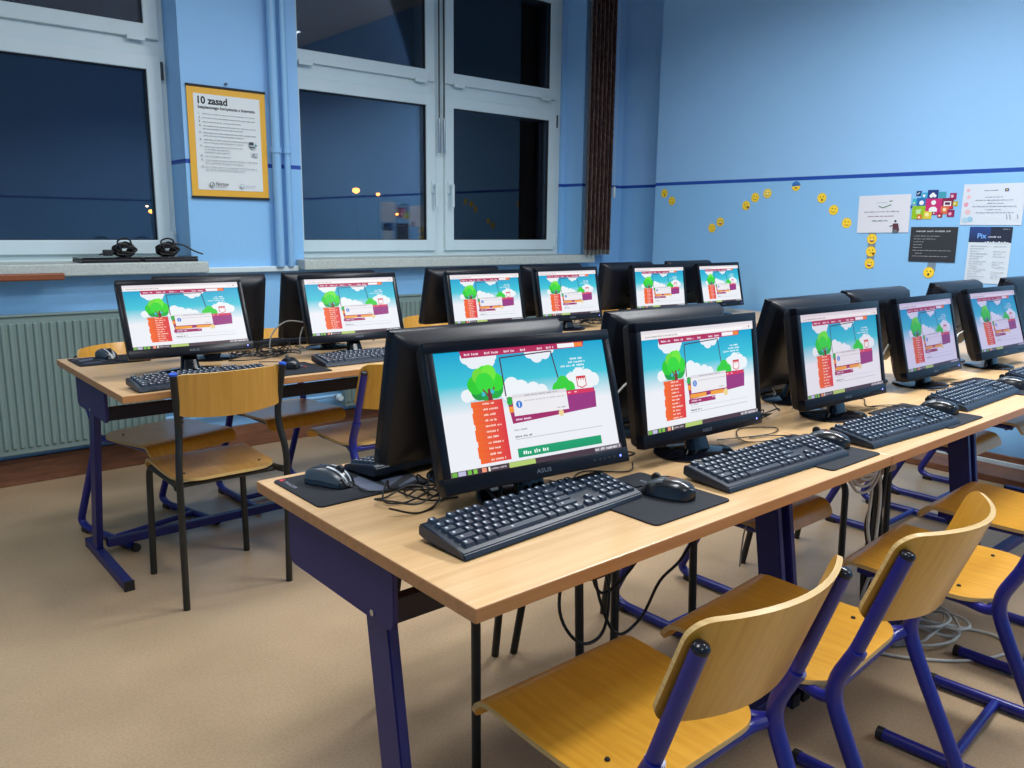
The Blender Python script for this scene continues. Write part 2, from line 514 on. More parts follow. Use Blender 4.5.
bm = bmesh.new(); add_box(bm, (XL, YB-.3, 0), (XB, YB, ZC)); struct('wall_front', bm, M['wall_blue'])
bm = bmesh.new(); add_box(bm, (XL, YW-.022, 0), (XA, YW, .13), bevel=.004); struct('baseboard_back', bm, M['skirting'])
bm = bmesh.new(); add_box(bm, (XB-.02, YB, .0), (XB, YJ, .09), bevel=.004); struct('baseboard_right', bm, M['skirting'])
bm = bmesh.new(); add_box(bm, (XB-.26, YB, 0), (XB-.02, YJ-.1, .035), bevel=.004); struct('trim_1', bm, M['skirting'])
bm = bmesh.new(); add_box(bm, (XB-.035, YB, .035), (XB-.02, YJ, .06), bevel=.003); struct('trim_2', bm, M['pvc'])

def window(n, x0, x1, m0, m1, sr):
    """four-sash plastic window; m0..m1 centre post, sr outer edge of the right sashes"""
    YF = 4.63
    z0, z1 = 1.056, 2.95
    ox, oy, oz = (x0+x1)/2, YF, z0
    root = empty('window_%d' % n, (ox, oy, oz)); root['kind'] = 'structure'
    def B(bm, a, b, bev=.004): add_box(bm, (a[0]-ox, a[1]-oy, a[2]-oz), (b[0]-ox, b[1]-oy, b[2]-oz), bevel=bev)
    f = bmesh.new()
    t0, t1 = 2.107, 2.186
    fr = min(x1, sr+.056)
    B(f, (x0, YF, z0-.03), (x0+.04, YF+.07, z1)); B(f, (sr-.01, YF, z0-.03), (fr, YF+.07, z1))
    B(f, (x0+.001, YF+.002, z0-.05), (fr-.001, YF+.069, z0+.045)); B(f, (x0+.001, YF+.002, z1-.04), (fr-.001, YF+.069, z1+.03))
    B(f, (m0, YF+.001, z0), (m1, YF+.068, z1)); B(f, (x0+.001, YF+.003, t0-.01), (fr-.001, YF+.067, t1+.01))
    link('window_frame', f, M['pvc'], root)
    w = .072
    for si, (a, b) in enumerate(((x0+.030, m0), (m1, sr))):
        for zi, (c, d) in enumerate(((z0+.035, t0), (t1, z1-.03))):
            s = bmesh.new()
            ys, ye = YF-.022, YF+.045
            B(s, (a, ys, c), (a+w, ye, d)); B(s, (b-w, ys, c), (b, ye, d))
            B(s, (a+.006, ys+.0012, c+.0005), (b-.006, ye-.001, c+w)); B(s, (a+.006, ys+.0012, d-w), (b-.006, ye-.001, d-.0005))
            so = link('sash', s, M['pvc'], root)
            g = bmesh.new()
            for q0, q1 in (((a+w-.001, ys+.010, c+w-.001), (a+w+.003, ye, d-w+.001)), ((b-w-.003, ys+.010, c+w-.001), (b-w+.001, ye, d-w+.001)),
                           ((a+w, ys+.010, c+w-.001), (b-w, ye, c+w+.003)), ((a+w, ys+.010, d-w-.003), (b-w, ye, d-w+.001))):
                B(g, q0, q1, 0)
            link('gasket', g, M['gasket'], so)
            g = bmesh.new(); B(g, (a+w-.01, YF+.0, c+w-.01), (b-w+.01, YF+.022, d-w+.01), 0)
            link('glass_pane', g, M['glass'], so)
            if zi == 0:
                hx = b-.025 if si == 0 else a+.030
                h = bmesh.new()
                B(h, (hx-.014, ys-.012, 1.47), (hx+.014, ys+.002, 1.555), .004)
                B(h, (hx-.009, ys-.05, 1.515), (hx+.009, ys-.01, 1.535), .003)
                B(h, (hx-.010, ys-.054, 1.38), (hx+.010, ys-.036, 1.536), .005)
                link('handle', h, M['pvc'], so)
                hx = a-.003 if si == 0 else b+.005
                for hz in (1.12, 1.99):
                    h = bmesh.new()
                    add_tube(h, [(hx-ox, ys+.004-oy, hz-oz), (hx-ox, ys+.004-oy, hz+.09-oz)], .009, 8)
                    link('hinge', h, M['rod'] if hz > 1.5 and si == 1 else M['pvc'], so, smooth=True)
            else:
                for hx in (a+.07, b-.16):
                    h = bmesh.new(); B(h, (hx, ys-.012, c-.016), (hx+.09, ys+.002, c+.010), .003)
                    link('latch', h, M['pvc'], so)
    for xx in (m0+.022, m1-.018):
        h = bmesh.new()
        add_tube(h, [(xx-ox, YF-.035-oy, 1.96-oz), (xx-ox, YF-.035-oy, z1-oz)], .0055, 8)
        ro = link('control_rod', h, M['rod'], root, smooth=True)
        h = bmesh.new(); add_tube(h, [(xx-ox, YF-.035-oy, 1.735-oz), (xx-ox, YF-.035-oy, 1.955-oz)], .008, 8); link('rod_sleeve', h, M['chrome'], ro, smooth=True)
    return root
window(1, W1[0], W1[1], .389, .469, 1.493); window(2, W2[0], W2[1], 3.24, 3.32, 4.344)
bm = bmesh.new(); add_box(bm, (4.401, 4.61, 1.0), (4.4385, 4.72, WZ1)); struct('trim_6', bm, M['wall_blue'])
# window sills
for i, (x0, x1) in enumerate(((-.79, 1.576), (2.12, 4.49))):
    s = bmesh.new(); add_box(s, (x0, YW-.11, 1.0), (x1, YW-.001, 1.058), bevel=.006)
    add_box(s, (max(x0, W1[0]) if i == 0 else W2[0]+.001, YW-.02, 1.0), ((W1 if i == 0 else W2)[1]-.001, 4.66, 1.058))
    o = struct('trim_%d' % (i+3), s, M['sill'])
# conduit running between the sills
s = bmesh.new(); add_box(s, (1.579, YW-.04, .992), (2.117, YW, 1.022), bevel=.004); struct('trim_5', s, M['pvc'])

# vertical heating pipes
def pipe_pair():
    for k, (x, r, lb) in enumerate(((2.005, .024, 'wider of two light blue heating pipes on the wall pier, the left one'),
                                    (2.068, .018, 'narrower light blue heating pipe beside the second window, the right one'))):
        t = empty('heating_pipe', (x, YW-.045, 1.02), 0, lb, 'pipe', None)
        b = bmesh.new(); add_tube(b, [(0, 0, 0), (0, 0, ZC-1.02)], r, 14); link('tube', b, M['pipe_blue'], t, smooth=True)
        b = bmesh.new(); add_tube(b, [(0, 0, .62), (0, 0, .65)], r+.006, 12); add_box(b, (-.006, 0, .625), (.006, .045, .645)); link('clamp', b, M['pipe_blue'], t)
pipe_pair()

# radiators
def radiator(x0, x1, label):
    t = empty('radiator', ((x0+x1)/2, YW-.08, .17), 0, label, 'radiator')
    w = (x1-x0)/2; hgt = .65
    b = bmesh.new(); n = int((x1-x0)/.033)
    for k in range(n):
        xx = -w+.016+(2*w-.032)*k/(n-1)
        add_box(b, (xx-.010, -.032, .03), (xx+.010, -.018, hgt-.03), bevel=.004, seg=1)
    add_box(b, (-w, -.022, 0), (w, -.008, hgt), bevel=.004)
    add_box(b, (-w, .012, 0), (w, .024, hgt), bevel=.004)
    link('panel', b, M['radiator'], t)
    b = bmesh.new(); add_box(b, (-w, -.03, hgt), (w, .028, hgt+.008), bevel=.002)
    for k in range(int(2*w/.02)):
        pass
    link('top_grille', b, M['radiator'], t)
    for s in (-1, 1):
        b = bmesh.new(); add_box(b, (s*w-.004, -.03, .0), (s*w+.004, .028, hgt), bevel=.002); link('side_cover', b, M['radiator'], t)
    for s in (-.7, .7):
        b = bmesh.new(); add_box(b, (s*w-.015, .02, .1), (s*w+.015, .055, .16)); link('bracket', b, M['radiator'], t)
    return t
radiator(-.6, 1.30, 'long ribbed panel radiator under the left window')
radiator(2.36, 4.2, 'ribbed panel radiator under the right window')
for k, z in enumerate((.24, .31)):
    b = bmesh.new(); add_tube(b, [(1.312, YW-.07, z), (2.348, YW-.07, z)], .011, 10)
    o = link('pipe', b, M['pipe_blue'], smooth=True)
    tag(o, ('lower' if k == 0 else 'upper')+' thin light blue pipe joining the two radiators', 'pipe')
t = empty('radiator_valve', (2.30, YW-.095, .24), 0, 'small brass valve by the left end of the right radiator', 'valve')
b = bmesh.new(); add_tube(b, [(0, 0, 0), (0, -.03, 0)], .012, 10); link('body', b, M['brass'], t, smooth=True)
b = bmesh.new(); add_tube(b, [(0, -.03, 0), (0, -.06, 0)], [.02, .017], 12); link('knob', b, M['pvc'], t, smooth=True)

# wooden rail under the left sill
b = bmesh.new(); add_box(b, (-.35, YW-.145, .985), (.885, YW-.111, 1.018), bevel=.007)
tag(link('wooden_rail', b, M['brownbar']), 'brown wooden rail along the front of the left window sill', 'rail')

# vertical blind bunched up at the right of window 2
t = empty('vertical_blind', (4.485, 4.29, 1.06), 0, 'brown patterned vertical blind drawn together beside the right window', 'blind')
b = bmesh.new()
nsl = 13
def slat(b, x, a, z0, z1, mi=0):
    d = Vector((math.cos(a), math.sin(a), 0))*.052
    nrm = Vector((-d.y, d.x, 0)).normalized()*.0012
    c = Vector((x, 0, 0)); pts = [c-d-nrm, c+d-nrm, c+d+nrm, c-d+nrm]
    add_prism(b, [(p.x, p.y) for p in pts], 'z', z0, z1, mi)
sl = []
for k in range(nsl):
    bb = bmesh.new(); a = R(62 + (8 if k % 2 else -8)); x = -.125+.25*k/(nsl-1)
    slat(bb, x, a, .035, 2.2)
    so = link('slat', bb, M['blind_edge'] if k == 0 else M['blind'], t)
    bb = bmesh.new(); slat(bb, x, a, 0, .034); link('bottom_weight', bb, M['weight'], so)
bb = bmesh.new(); add_box(bb, (-1.2, -.025, 2.2), (.18, .025, 2.24), bevel=.004); link('head_rail', bb, M['pvc'], t)
bb = bmesh.new(); add_tube(bb, [(.145, -.02, .45), (.145, -.02, 2.2)], .0015, 6); add_box(bb, (.137, -.03, .42), (.153, -.012, .50), bevel=.003)
link('chain_weight', bb, M['pvc'], t)

# ---------------------------------------------------------------- desks
def make_desk(L, D, front_over, label, group):
    """origin: floor point under the left end of the front edge; x along the row, y backwards"""
    t = empty('computer_desk', (0, 0, 0), 0, label, 'desk', group)
    b = bmesh.new(); add_box(b, (.001, 0, DZ-.024), (L-.001, D, DZ), bevel=.0025)
    for f in b.faces:
        f.material_index = 0 if f.normal.z > .5 else 1
    link('tabletop', b, [M['beech'], M['beech_edge']], t)
    y0, y1 = front_over, front_over+.385
    for s in (0, 1):
        def X(a, b): return (a+.015, b+.015) if s == 0 else (L-b+.012, L-a+.012)
        x0, x1 = X(.004, .014)
        b = bmesh.new(); add_prism(b, rounded_rect(y0, .59, y1, DZ-.025, .022), 'x', x0, x1, bevel=.0015); link('end_panel', b, M['navy_panel'], t)
        tc_, bc_ = y0+LEG[0], y0+LEG[1]
        x0, x1 = X(.0145, .037)
        b = bmesh.new(); add_prism(b, [(tc_-.036, .66), (tc_+.036, .66), (bc_+.036, .03), (bc_-.036, .03)], 'x', x0, x1, bevel=.003)
        link('leg', b, M['desk_blue'], t)
        x0, x1 = X(.009, .042)
        fa, fb = y0+LEG[2], y0+LEG[3]
        b = bmesh.new(); add_box(b, (x0, fa, 0), (x1, fb, .035), bevel=.004); fo = link('foot', b, M['desk_blue'], t)
        for yy in (fa, fb):
            b = bmesh.new(); add_box(b, (x0-.0006, yy-.004, 0), (x1+.0006, yy+.004, .0356)); link('end_cap', b, M['black_cap'], fo)
        x0, x1 = X(.001, .006)
        b = bmesh.new(); add_tube(b, [(x0, tc_-.02, .605), (x1, tc_-.02, .605)], .006, 12); link('bolt', b, M['chrome'], t, smooth=True)
    b = bmesh.new(); add_box(b, (.030, y0+.02, .595), (L-.003, y0+.045, .640), bevel=.002); link('beam', b, M['beam'], t)
    b = bmesh.new(); add_box(b, (.030, y1-.045, .655), (L-.003, y1-.02, .70), bevel=.002); link('beam', b, M['beam'], t)
    b = bmesh.new(); add_box(b, (.067, bc_-.046, .0355), (L-.067, bc_-.014, .068), bevel=.003); link('stretcher', b, M['desk_blue'], t)
    return t
LEG = (.085, -.010, -.06, .27)
R1X, R1Y, R1L = .606*K, .7785*K, 1.24
d = make_desk(R1L, .697*K, .242, 'nearest beech computer desk, violet end panel facing the camera', 'desks')
d.location = (R1X, R1Y, 0); del d['group']
dup(d, (R1X+R1L, R1Y, 0), 0, 'middle beech computer desk of the near row, starting at the seam by the hanging cables')
dup(d, (R1X+2*R1L, R1Y, 0), 0, 'beech computer desk at the right end of the near row, nearest the stickers')
LEG = (.222, .375, -.03, .49)
R2X, R2Y, R2L = .6284*K, 2.467*K, 1.33
d = make_desk(R2L, .828*K, .284, 'beech computer desk at the left end of the far row, behind the black-legged chair', 'desks')
d.location = (R2X, R2Y, 0); del d['group']
dup(d, (R2X+R2L, R2Y, 0), 0, 'middle beech computer desk of the far row, mostly hidden by near monitors')
dup(d, (R2X+2*R2L, R2Y, 0), 0, 'beech computer desk at the right end of the far row, near the blind')

# ---------------------------------------------------------------- chairs
def seat_fn(W, y0, y1, drop, zc, rear_r=.09, fr=.025, dip=.006):
    prof = [Vector((0, y0, zc-.004)), Vector((0, y0+.1, zc-dip)), Vector((0, 0, zc-dip)), Vector((0, y1-.07, zc)), Vector((0, y1-.025, zc-.005)), Vector((0, y1, zc-drop))]
    P = spline(prof, 5)
    L = [0]
    for a, b in zip(P, P[1:]): L.append(L[-1]+(b-a).length)
    T = L[-1]
    def fn(u, v):
        s = v*T
        i = 0
        while i < len(L)-2 and L[i+1] < s: i += 1
        k = (s-L[i])/(L[i+1]-L[i]); p = P[i].lerp(P[i+1], k); tg = (P[i+1]-P[i]).normalized()
        n = Vector((0, -tg.z, tg.y))
        hw = W
        if s < rear_r: hw = W-rear_r+math.sqrt(max(0, rear_r**2-(rear_r-s)**2))
        if T-s < fr: hw = W-fr+math.sqrt(max(0, fr**2-(fr-(T-s))**2))
        return Vector(((u*2-1)*hw, p.y, p.z)), n
    return fn
def vwarp(fn, nv_bias=True):
    return lambda u, v: fn(u, v)

def make_seat(parent, mat, W=.188, y0=-.18, y1=.187, drop=.042, zc=.437):
    b = bmesh.new()
    f0 = seat_fn(W, y0, y1, drop, zc)
    vs = [0, .004, .012, .03, .055, .09, .13, .18, .24, .35, .5, .65, .75, .82, .87, .91, .94, .965, .985, .996, 1]
    n = len(vs)-1
    add_grid_slab(b, lambda u, v: f0(u, vs[round(v*n)]), 14, n, .010)
    o = link('seat', b, [mat, M['ply_edge']], parent, smooth=True)
    for x in (-.13, .13):
        for y in (-.09, .12):
            bb = bmesh.new(); add_lathe(bb, [(0, .0008), (.0038, .0005), (.005, -.002)], 10, c=(x, y, zc+.0025)); link('screw', bb, M['black_cap'], o)
    return o

def make_back(parent, mat, W, z0, z1, y0, lean, bulge, r=.035, th=.009, sag=.014):
    b = bmesh.new(); h = (z1-z0)/2; zc = (z0+z1)/2
    us = [0, .003, .01, .02, .035, .055, .08, .12, .17, .23, .30, .37, .44, .5, .56, .63, .70, .77, .83, .88, .92, .945, .965, .98, .99, .997, 1]
    n = len(us)-1
    def fn(u, v):
        x = (us[round(u*n)]*2-1)*W; d = W-abs(x)
        hh = h if d > r else h-r+math.sqrt(max(0, r*r-(r-d)**2))
        k = 1-(x/W)**2
        vv = v*2-1
        z = zc+vv*hh-(sag*k*(1-v))
        y = y0-bulge*k-lean*(z-z0)
        nn = Vector((-2*bulge*x/W**2, 1, lean)).normalized()
        nn = Vector((2*bulge*x/W**2*-1, 1, lean)).normalized()
        return Vector((x, y, z)), nn
    add_grid_slab(b, fn, n, 8, th)
    return link('backrest', b, [mat, M['ply_edge']], parent, smooth=True)

def make_cframe_chair(label, wood_mat='ply', bulge=.078):
    t = empty('school_chair', (0, 0, 0), 0, label, 'chair')
    make_seat(t, M[wood_mat])
    make_back(t, M[wood_mat], .188, .592, .762, -.212, .36, bulge, r=.03)
    for s in (-1, 1):
        x = .182*s
        b = bmesh.new()
        add_tube(b, fillet([(x, -.222, .53), (x, -.18, .445), (x, -.215, .36), (x, -.37, .04), (x, -.325, .0175), (x, .03, .0175)], [0, .05, .05, .06, .05, 0], 6), .0150, 18)
        fr = link('side_frame', b, M['blue_metal'], t, smooth=True)
        b = bmesh.new(); add_tube(b, [(x, .022, .0175), (x, .038, .0175)], .0165, 12); link('end_cap', b, M['black_cap'], fr, smooth=True)
        b = bmesh.new(); add_box(b, (x-.017, -.345, 0), (x+.017, -.30, .022), bevel=.005); link('glide', b, M['black_cap'], fr)
        b = bmesh.new(); add_tube(b, fillet([(x, -.195, .475), (x, -.218, .525), (x, -.286, .727)], .03, 4), .0125, 18)
        po = link('back_post', b, M['blue_metal'], t, smooth=True)
        b = bmesh.new(); d = Vector((0, -.074, .21)).normalized()
        q = Vector((x, -.286, .727)); add_tube(b, [q-d*.001, q+d*.004, q+d*.008, q+d*.0105], [.0129, .0129, .0105, .004], 18); link('post_cap', b, M['cap_gloss'], po, smooth=True)
        b = bmesh.new(); add_tube(b, [(x, -.220, .524), (x, -.2235, .534)], .0156, 18); link('collar', b, M['blue_metal'], po, smooth=True)
        b = bmesh.new()
        add_tube(b, fillet([(x, -.19, .43), (x*.98, -.165, .418), (x*.82, -.10, .416), (x*.82, .135, .414)], [0, .02, .05, 0], 5), .0115, 10)
        link('seat_tube', b, M['blue_metal'], t, smooth=True)
    b = bmesh.new(); add_tube(b, [(-.150, .11, .408), (.150, .11, .408)], .010, 10); link('seat_crossbar', b, M['blue_metal'], t, smooth=True)
    b = bmesh.new(); add_tube(b, fillet([(-.182, -.185, .425), (-.15, -.165, .414), (.15, -.165, .414), (.182, -.185, .425)], .03, 4), .0115, 10)
    link('seat_crossbar', b, M['blue_metal'], t, smooth=True)
    b = bmesh.new(); add_tube(b, [(-.185, -.13, .02), (.185, -.13, .02)], .0115, 12); link('floor_crossbar', b, M['blue_metal'], t, smooth=True)
    return t

def make_black_chair(label, splay=False):
    bz = -.065 if splay else 0
    t = empty('school_chair', (0, 0, 0), 0, label, 'chair')
    make_seat(t, M['ply_dark'], W=.175, y0=-.17, y1=.19, zc=.435)
    make_back(t, M['ply_dark'], .172, .655+bz, .787+bz, -.188+(.015 if splay else 0), .04, .028, r=.02)
    for s in (-1, 1):
        x = .180*s
        b = bmesh.new()
        if splay:
            path = fillet([(x*.97, -.20, .725), (x*.97, -.17, .60), (x*.98, -.15, .45), (x, -.13, .40), (x*1.10, -.195, .0)], .08, 5)
        else:
            path = fillet([(x, -.205, .79), (x*.91, -.175, .60), (x*1.01, -.205, .49), (x, -.185, .0)], [0, .06, .08, 0], 6)
        add_tube(b, path, .0115, 10)
        po = link('rear_leg', b, M['black_metal'], t, smooth=True)
        b = bmesh.new(); p0, p1 = path[0], path[1]; d = (p0-p1).normalized()
        add_tube(b, [p0-d*.001, p0+d*.005], .0126, 12); link('post_cap', b, M['black_cap' if splay else 'blue_cap'], po, smooth=True)
        b = bmesh.new()
        xi = x*.93
        add_tube(b, fillet([(x, -.175, .415), (xi, -.12, .412), (xi, .165, .412), (xi*1.04, .178, .0)], [0, .03, .05, 0], 6), .0115, 10)
        link('front_leg', b, M['black_metal'], t, smooth=True)
    for yy in (.06, -.13):
        b = bmesh.new(); add_tube(b, [(-.165, yy, .408), (.165, yy, .408)], .009, 8); link('seat_crossbar', b, M['black_metal'], t, smooth=True)
    return t

c0 = make_cframe_chair('nearest yellow plywood chair with blue frame, at the lower centre of the photo', bulge=.056)
c0.location = (.984, .85, 0)
c = make_cframe_chair('blue-framed yellow chair second from the camera, scuffed seat')
c.location = (1.475, .83, 0); c.rotation_euler = (0, 0, R(4))
dup(c, (2.085, .77, 0), R(4), 'blue-framed yellow chair third along the near row, white cable coiled beneath')
dup(c, (2.67, .81, 0), R(2), 'blue-framed yellow chair cut by the right edge of the photo, fourth along the near row')
dup(c, (1.645, 2.82, 0), R(0), 'blue-framed yellow chair in front of the far row, half hidden by the nearest monitor pair')
dup(c, (.99, 3.27, 0), R(180+15), 'blue-framed yellow chair behind the far row at its left end, turned askew')
dup(c, (1.55, 3.37, 0), R(180+3), 'blue-framed yellow chair behind the far row, second from the left radiator end')
dup(c, (2.58, 3.45, 0), R(180), 'blue-framed chair behind the far row, a yellow strip under the third pair of monitors')
dup(c, (4.08, 3.45, 0), R(180), 'blue-framed chair behind the far row close to the corner with the brown blind')
dup(c, (2.11, 1.35, 0), R(180), 'blue-framed yellow chair on the far side of the near row, right of the cable loops')
dup(c, (3.46, 1.34, 0), R(180), 'blue-framed yellow chair on the far side of the near row, seen behind the cable bundle')
dup(c, (4.07, 1.34, 0), R(180), 'blue-framed yellow chair on the far side of the near row nearest the stickered wall')
k = make_black_chair('black-legged yellow chair standing alone in front of the far row, blue caps on its posts')
k.location = (.985, 2.765, 0)
k2 = make_black_chair('black-legged chair under the left end of the near desk, on its far side', splay=True)
k2.location = (1.215, 1.515, 0); k2.rotation_euler = (0, 0, R(181))
dup(k2, (1.665, 1.50, 0), R(181), 'black-legged chair on the far side of the near row, second from its left end')
dup(k2, (2.78, 1.455, 0), R(181), 'black-legged chair on the far side of the near row, beside the cable bundle')

# ---------------------------------------------------------------- monitors
SW, SH = .376, .214
def page(variant):
    c = Canvas(SW, SH, .00004)
    wht = (236, 238, 244); sky1 = (0, 160, 205); sky2 = (60, 195, 215)
    o = 0.0 if variant == 'a' else .085
    c.rect(0, 0, 1, 1, wht)
    c.grad(0, o, 1, o+.28, sky1, sky2); c.grad(0, o+.28, 1, o+.52, sky2, wht, up=False)
    mar = (176, 30, 84)
    # clouds hanging from the bar
    for (u, v, r) in ((.17, .06, .03), (.205, .085, .04), (.25, .10, .045), (.29, .085, .04), (.32, .065, .02),
                      (.53, .06, .03), (.57, .085, .04), (.62, .07, .035), (.66, .05, .02)):
        c.disc(u, v+o, r, (232, 238, 244))
    c.rect(.0, 0+o-.02 if variant == 'b' else 0, 1, o+.001, sky1) if variant == 'x' else None
    c.poly([(.14, o), (.875, o), (.865, o+.05), (.15, o+.06)], mar)
    for (a, b) in ((.165, .25), (.275, .36), (.385, .455), (.48, .515), (.58, .62), (.635, .69)): c.scribble(a, b, o+.032, .022, (240, 220, 232), 3)
    c.rect(.705, o+.008, .81, o+.045, (244, 244, 246)); c.rect(.81, o+.008, .862, o+.045, (240, 130, 40))
    # side clouds
    for (u, v, r) in ((.145, .37, .03), (.17, .36, .03), (.40, .33, .045), (.45, .37, .05), (.52, .39, .045), (.57, .40, .035), (.37, .38, .04),
                      (.76, .34, .04), (.81, .31, .045), (.86, .33, .045), (.90, .35, .035), (.83, .39, .06)):
        c.disc(u, v+o, r, (236, 242, 246))
    # tree
    for (u, v, r, col) in ((.255, .34, .052, (20, 160, 60)), (.215, .34, .045, (20, 150, 60)), (.30, .33, .05, (24, 170, 60)), (.20, .29, .045, (40, 200, 40)),
                           (.31, .28, .045, (50, 215, 40)), (.26, .23, .055, (60, 225, 50)), (.225, .22, .038, (110, 215, 50)), (.28, .20, .04, (110, 230, 50)), (.25, .28, .05, (50, 215, 50))):
        c.disc(u, v+o, r, col)
    c.poly([(.262, .33+o), (.275, .33+o), (.283, .44+o), (.255, .44+o)], (120, 40, 50))
    c.line((.265, .40+o), (.235, .33+o), .003, (120, 40, 50)); c.line((.272, .39+o), (.30, .32+o), .003, (120, 40, 50))
    for (u, v) in ((.235, .37), (.285, .355)): c.disc(u, v+o, .011, (60, 190, 200))
    # brick column menu
    bot = .93 if variant == 'a' else .90
    top = .425+o
    n = 11; hh = (bot-top)/n
    for i in range(n):
        u0 = .158+(.006 if i % 3 == 1 else 0); v0 = top+i*hh
        c.poly([(u0, v0), (.332, v0), (.332, v0+hh), (u0, v0+hh)], None, [(238, 110, 30), (222, 50, 60), (216, 46, 60), (244, 96, 20)], up=(i == 0))
    for i in range(n):
        c.scribble(.22, .29+.02*(i % 3 == 1), top+(i+.5)*hh, .018, (255, 226, 214), i)
    # dark frame
    dk = (70, 24, 60)
    c.line((.355, .41+o), (.352, .085+o), .0026, dk); c.line((.352, .085+o), (.655, .065+o), .0022, dk); c.line((.655, .065+o), (.685, .42+o), .0026, dk)
    for (u, v, r) in ((.665, .40, .035), (.70, .36, .04), (.735, .40, .035)): c.disc(u, v+o, r, (50, 205, 50))
    # purple shelf with the box
    c.poly([(.355, .42+o), (.89, .425+o), (.885, .60+o), (.37, .645+o)], (160, 34, 100))
    c.poly([(.71, .43+o), (.875, .425+o), (.893, .46+o), (.705, .465+o)], (214, 44, 88))
    c.poly([(.705, .465+o), (.893, .46+o), (.885, .60+o), (.70, .615+o)], (150, 44, 124))
    for (u, v, r) in ((.37, .46, .016), (.372, .44, .014)): c.disc(u, v+o, r, (40, 170, 60))
    c.rect(.36, .50+o, .385, .55+o, (240, 150, 40))
    if variant == 'b':
        c.rect(.36, .645+o, .60, .69+o, (160, 34, 100))
        for (a, b) in ((.375, .52), (.56, .68)):
            c.rect(a, .595+o, b, .635+o, (240, 160, 50))
        c.scribble(.385, .47, .665+o, .018, (240, 220, 236), 5); c.scribble(.57, .64, .655+o, .018, (240, 220, 236), 6)
        c.disc(.70, .63+o, .022, (236, 210, 150))
    else:
        c.scribble(.39, .48, .615, .018, (240, 220, 236), 5); c.disc(.66, .61, .016, (236, 210, 150))
    c.rect(.72, .44+o, .735, .45+o, (240, 200, 215)); c.rect(.76, .44+o, .775, .45+o, (240, 200, 215))
    # shield with eagle
    c.poly([(.785, .31+o), (.845, .31+o), (.845, .40+o), (.815, .42+o), (.785, .40+o)], (206, 50, 60))
    c.poly([(.79, .33+o), (.84, .33+o), (.84, .395+o), (.815, .41+o), (.79, .395+o)], (246, 240, 240))
    for q in (.795, .81, .825): c.poly([(q, .33+o), (q+.008, .33+o), (q+.004, .355+o)], (206, 50, 60))
    # title, right aligned
    for i, (a, b) in enumerate(((.765, .85), (.75, .86), (.70, .86), (.79, .86), (.75, .865), (.80, .865))): c.scribble(a, b, .15+o+i*.03, .02, (230, 244, 250), i+20)
    # dialog window
    c.rect(.385, .405+o, .71, .585+o, (236, 234, 238)); c.rect(.385, .405+o, .71, .435+o, (222, 218, 224))
    c.disc(.42, .49+o, .018, (50, 120, 210)); c.rect(.4175, .47+o, .4225, .51+o, (240, 244, 255))
    c.scribble(.46, .66, .42+o, .014, (150, 150, 160), 8); c.scribble(.45, .70, .465+o, .012, (176, 176, 184), 9); c.scribble(.64, .69, .56+o, .014, (150, 150, 160), 10)
    # body text
    c.scribble(.37, .45, .70+o, .014, (150, 150, 158), 11); c.scribble(.37, .47, .755+o, .018, (100, 100, 108), 12); c.rect(.37, .775+o, .90, .779+o, (160, 160, 168))
    if variant == 'a':
        c.grad(.37, .855, .88, .93, (24, 160, 110), (10, 150, 100)); c.scribble(.40, .56, .895, .035, (235, 250, 244), 13)
    else:
        c.rect(.37, .725+o, .90, .728+o, (190, 190, 198))
        c.rect(0, 0, 1, .085, (240, 232, 232)); c.rect(0, 0, 1, .03, (226, 220, 226)); c.scribble(.03, .30, .06, .014, (150, 150, 158), 30)
        c.rect(.30, .05, .9, .072, (250, 248, 248)); c.disc(.96, .055, .005, (90, 90, 100))
    # task bar
    c.rect(0, .955, 1, 1, (70, 48, 58))
    for (a, b, col) in ((.004, .03, (110, 180, 60)), (.035, .075, (190, 190, 220)), (.085, .105, (110, 190, 60)), (.115, .135, (130, 200, 70)), (.16, .185, (240, 150, 120)), (.195, .205, (240, 240, 220))):
        c.rect(a, .96, b, .995, col)
    c.scribble(.21, .30, .977, .016, (200, 200, 205), 15); c.rect(.31, .957, .46, .998, (178, 204, 110))
    c.rect(.825, .958, 1, .996, (120, 110, 120)); c.scribble(.83, .995, .977, .024, (225, 225, 230), 16)
    return c

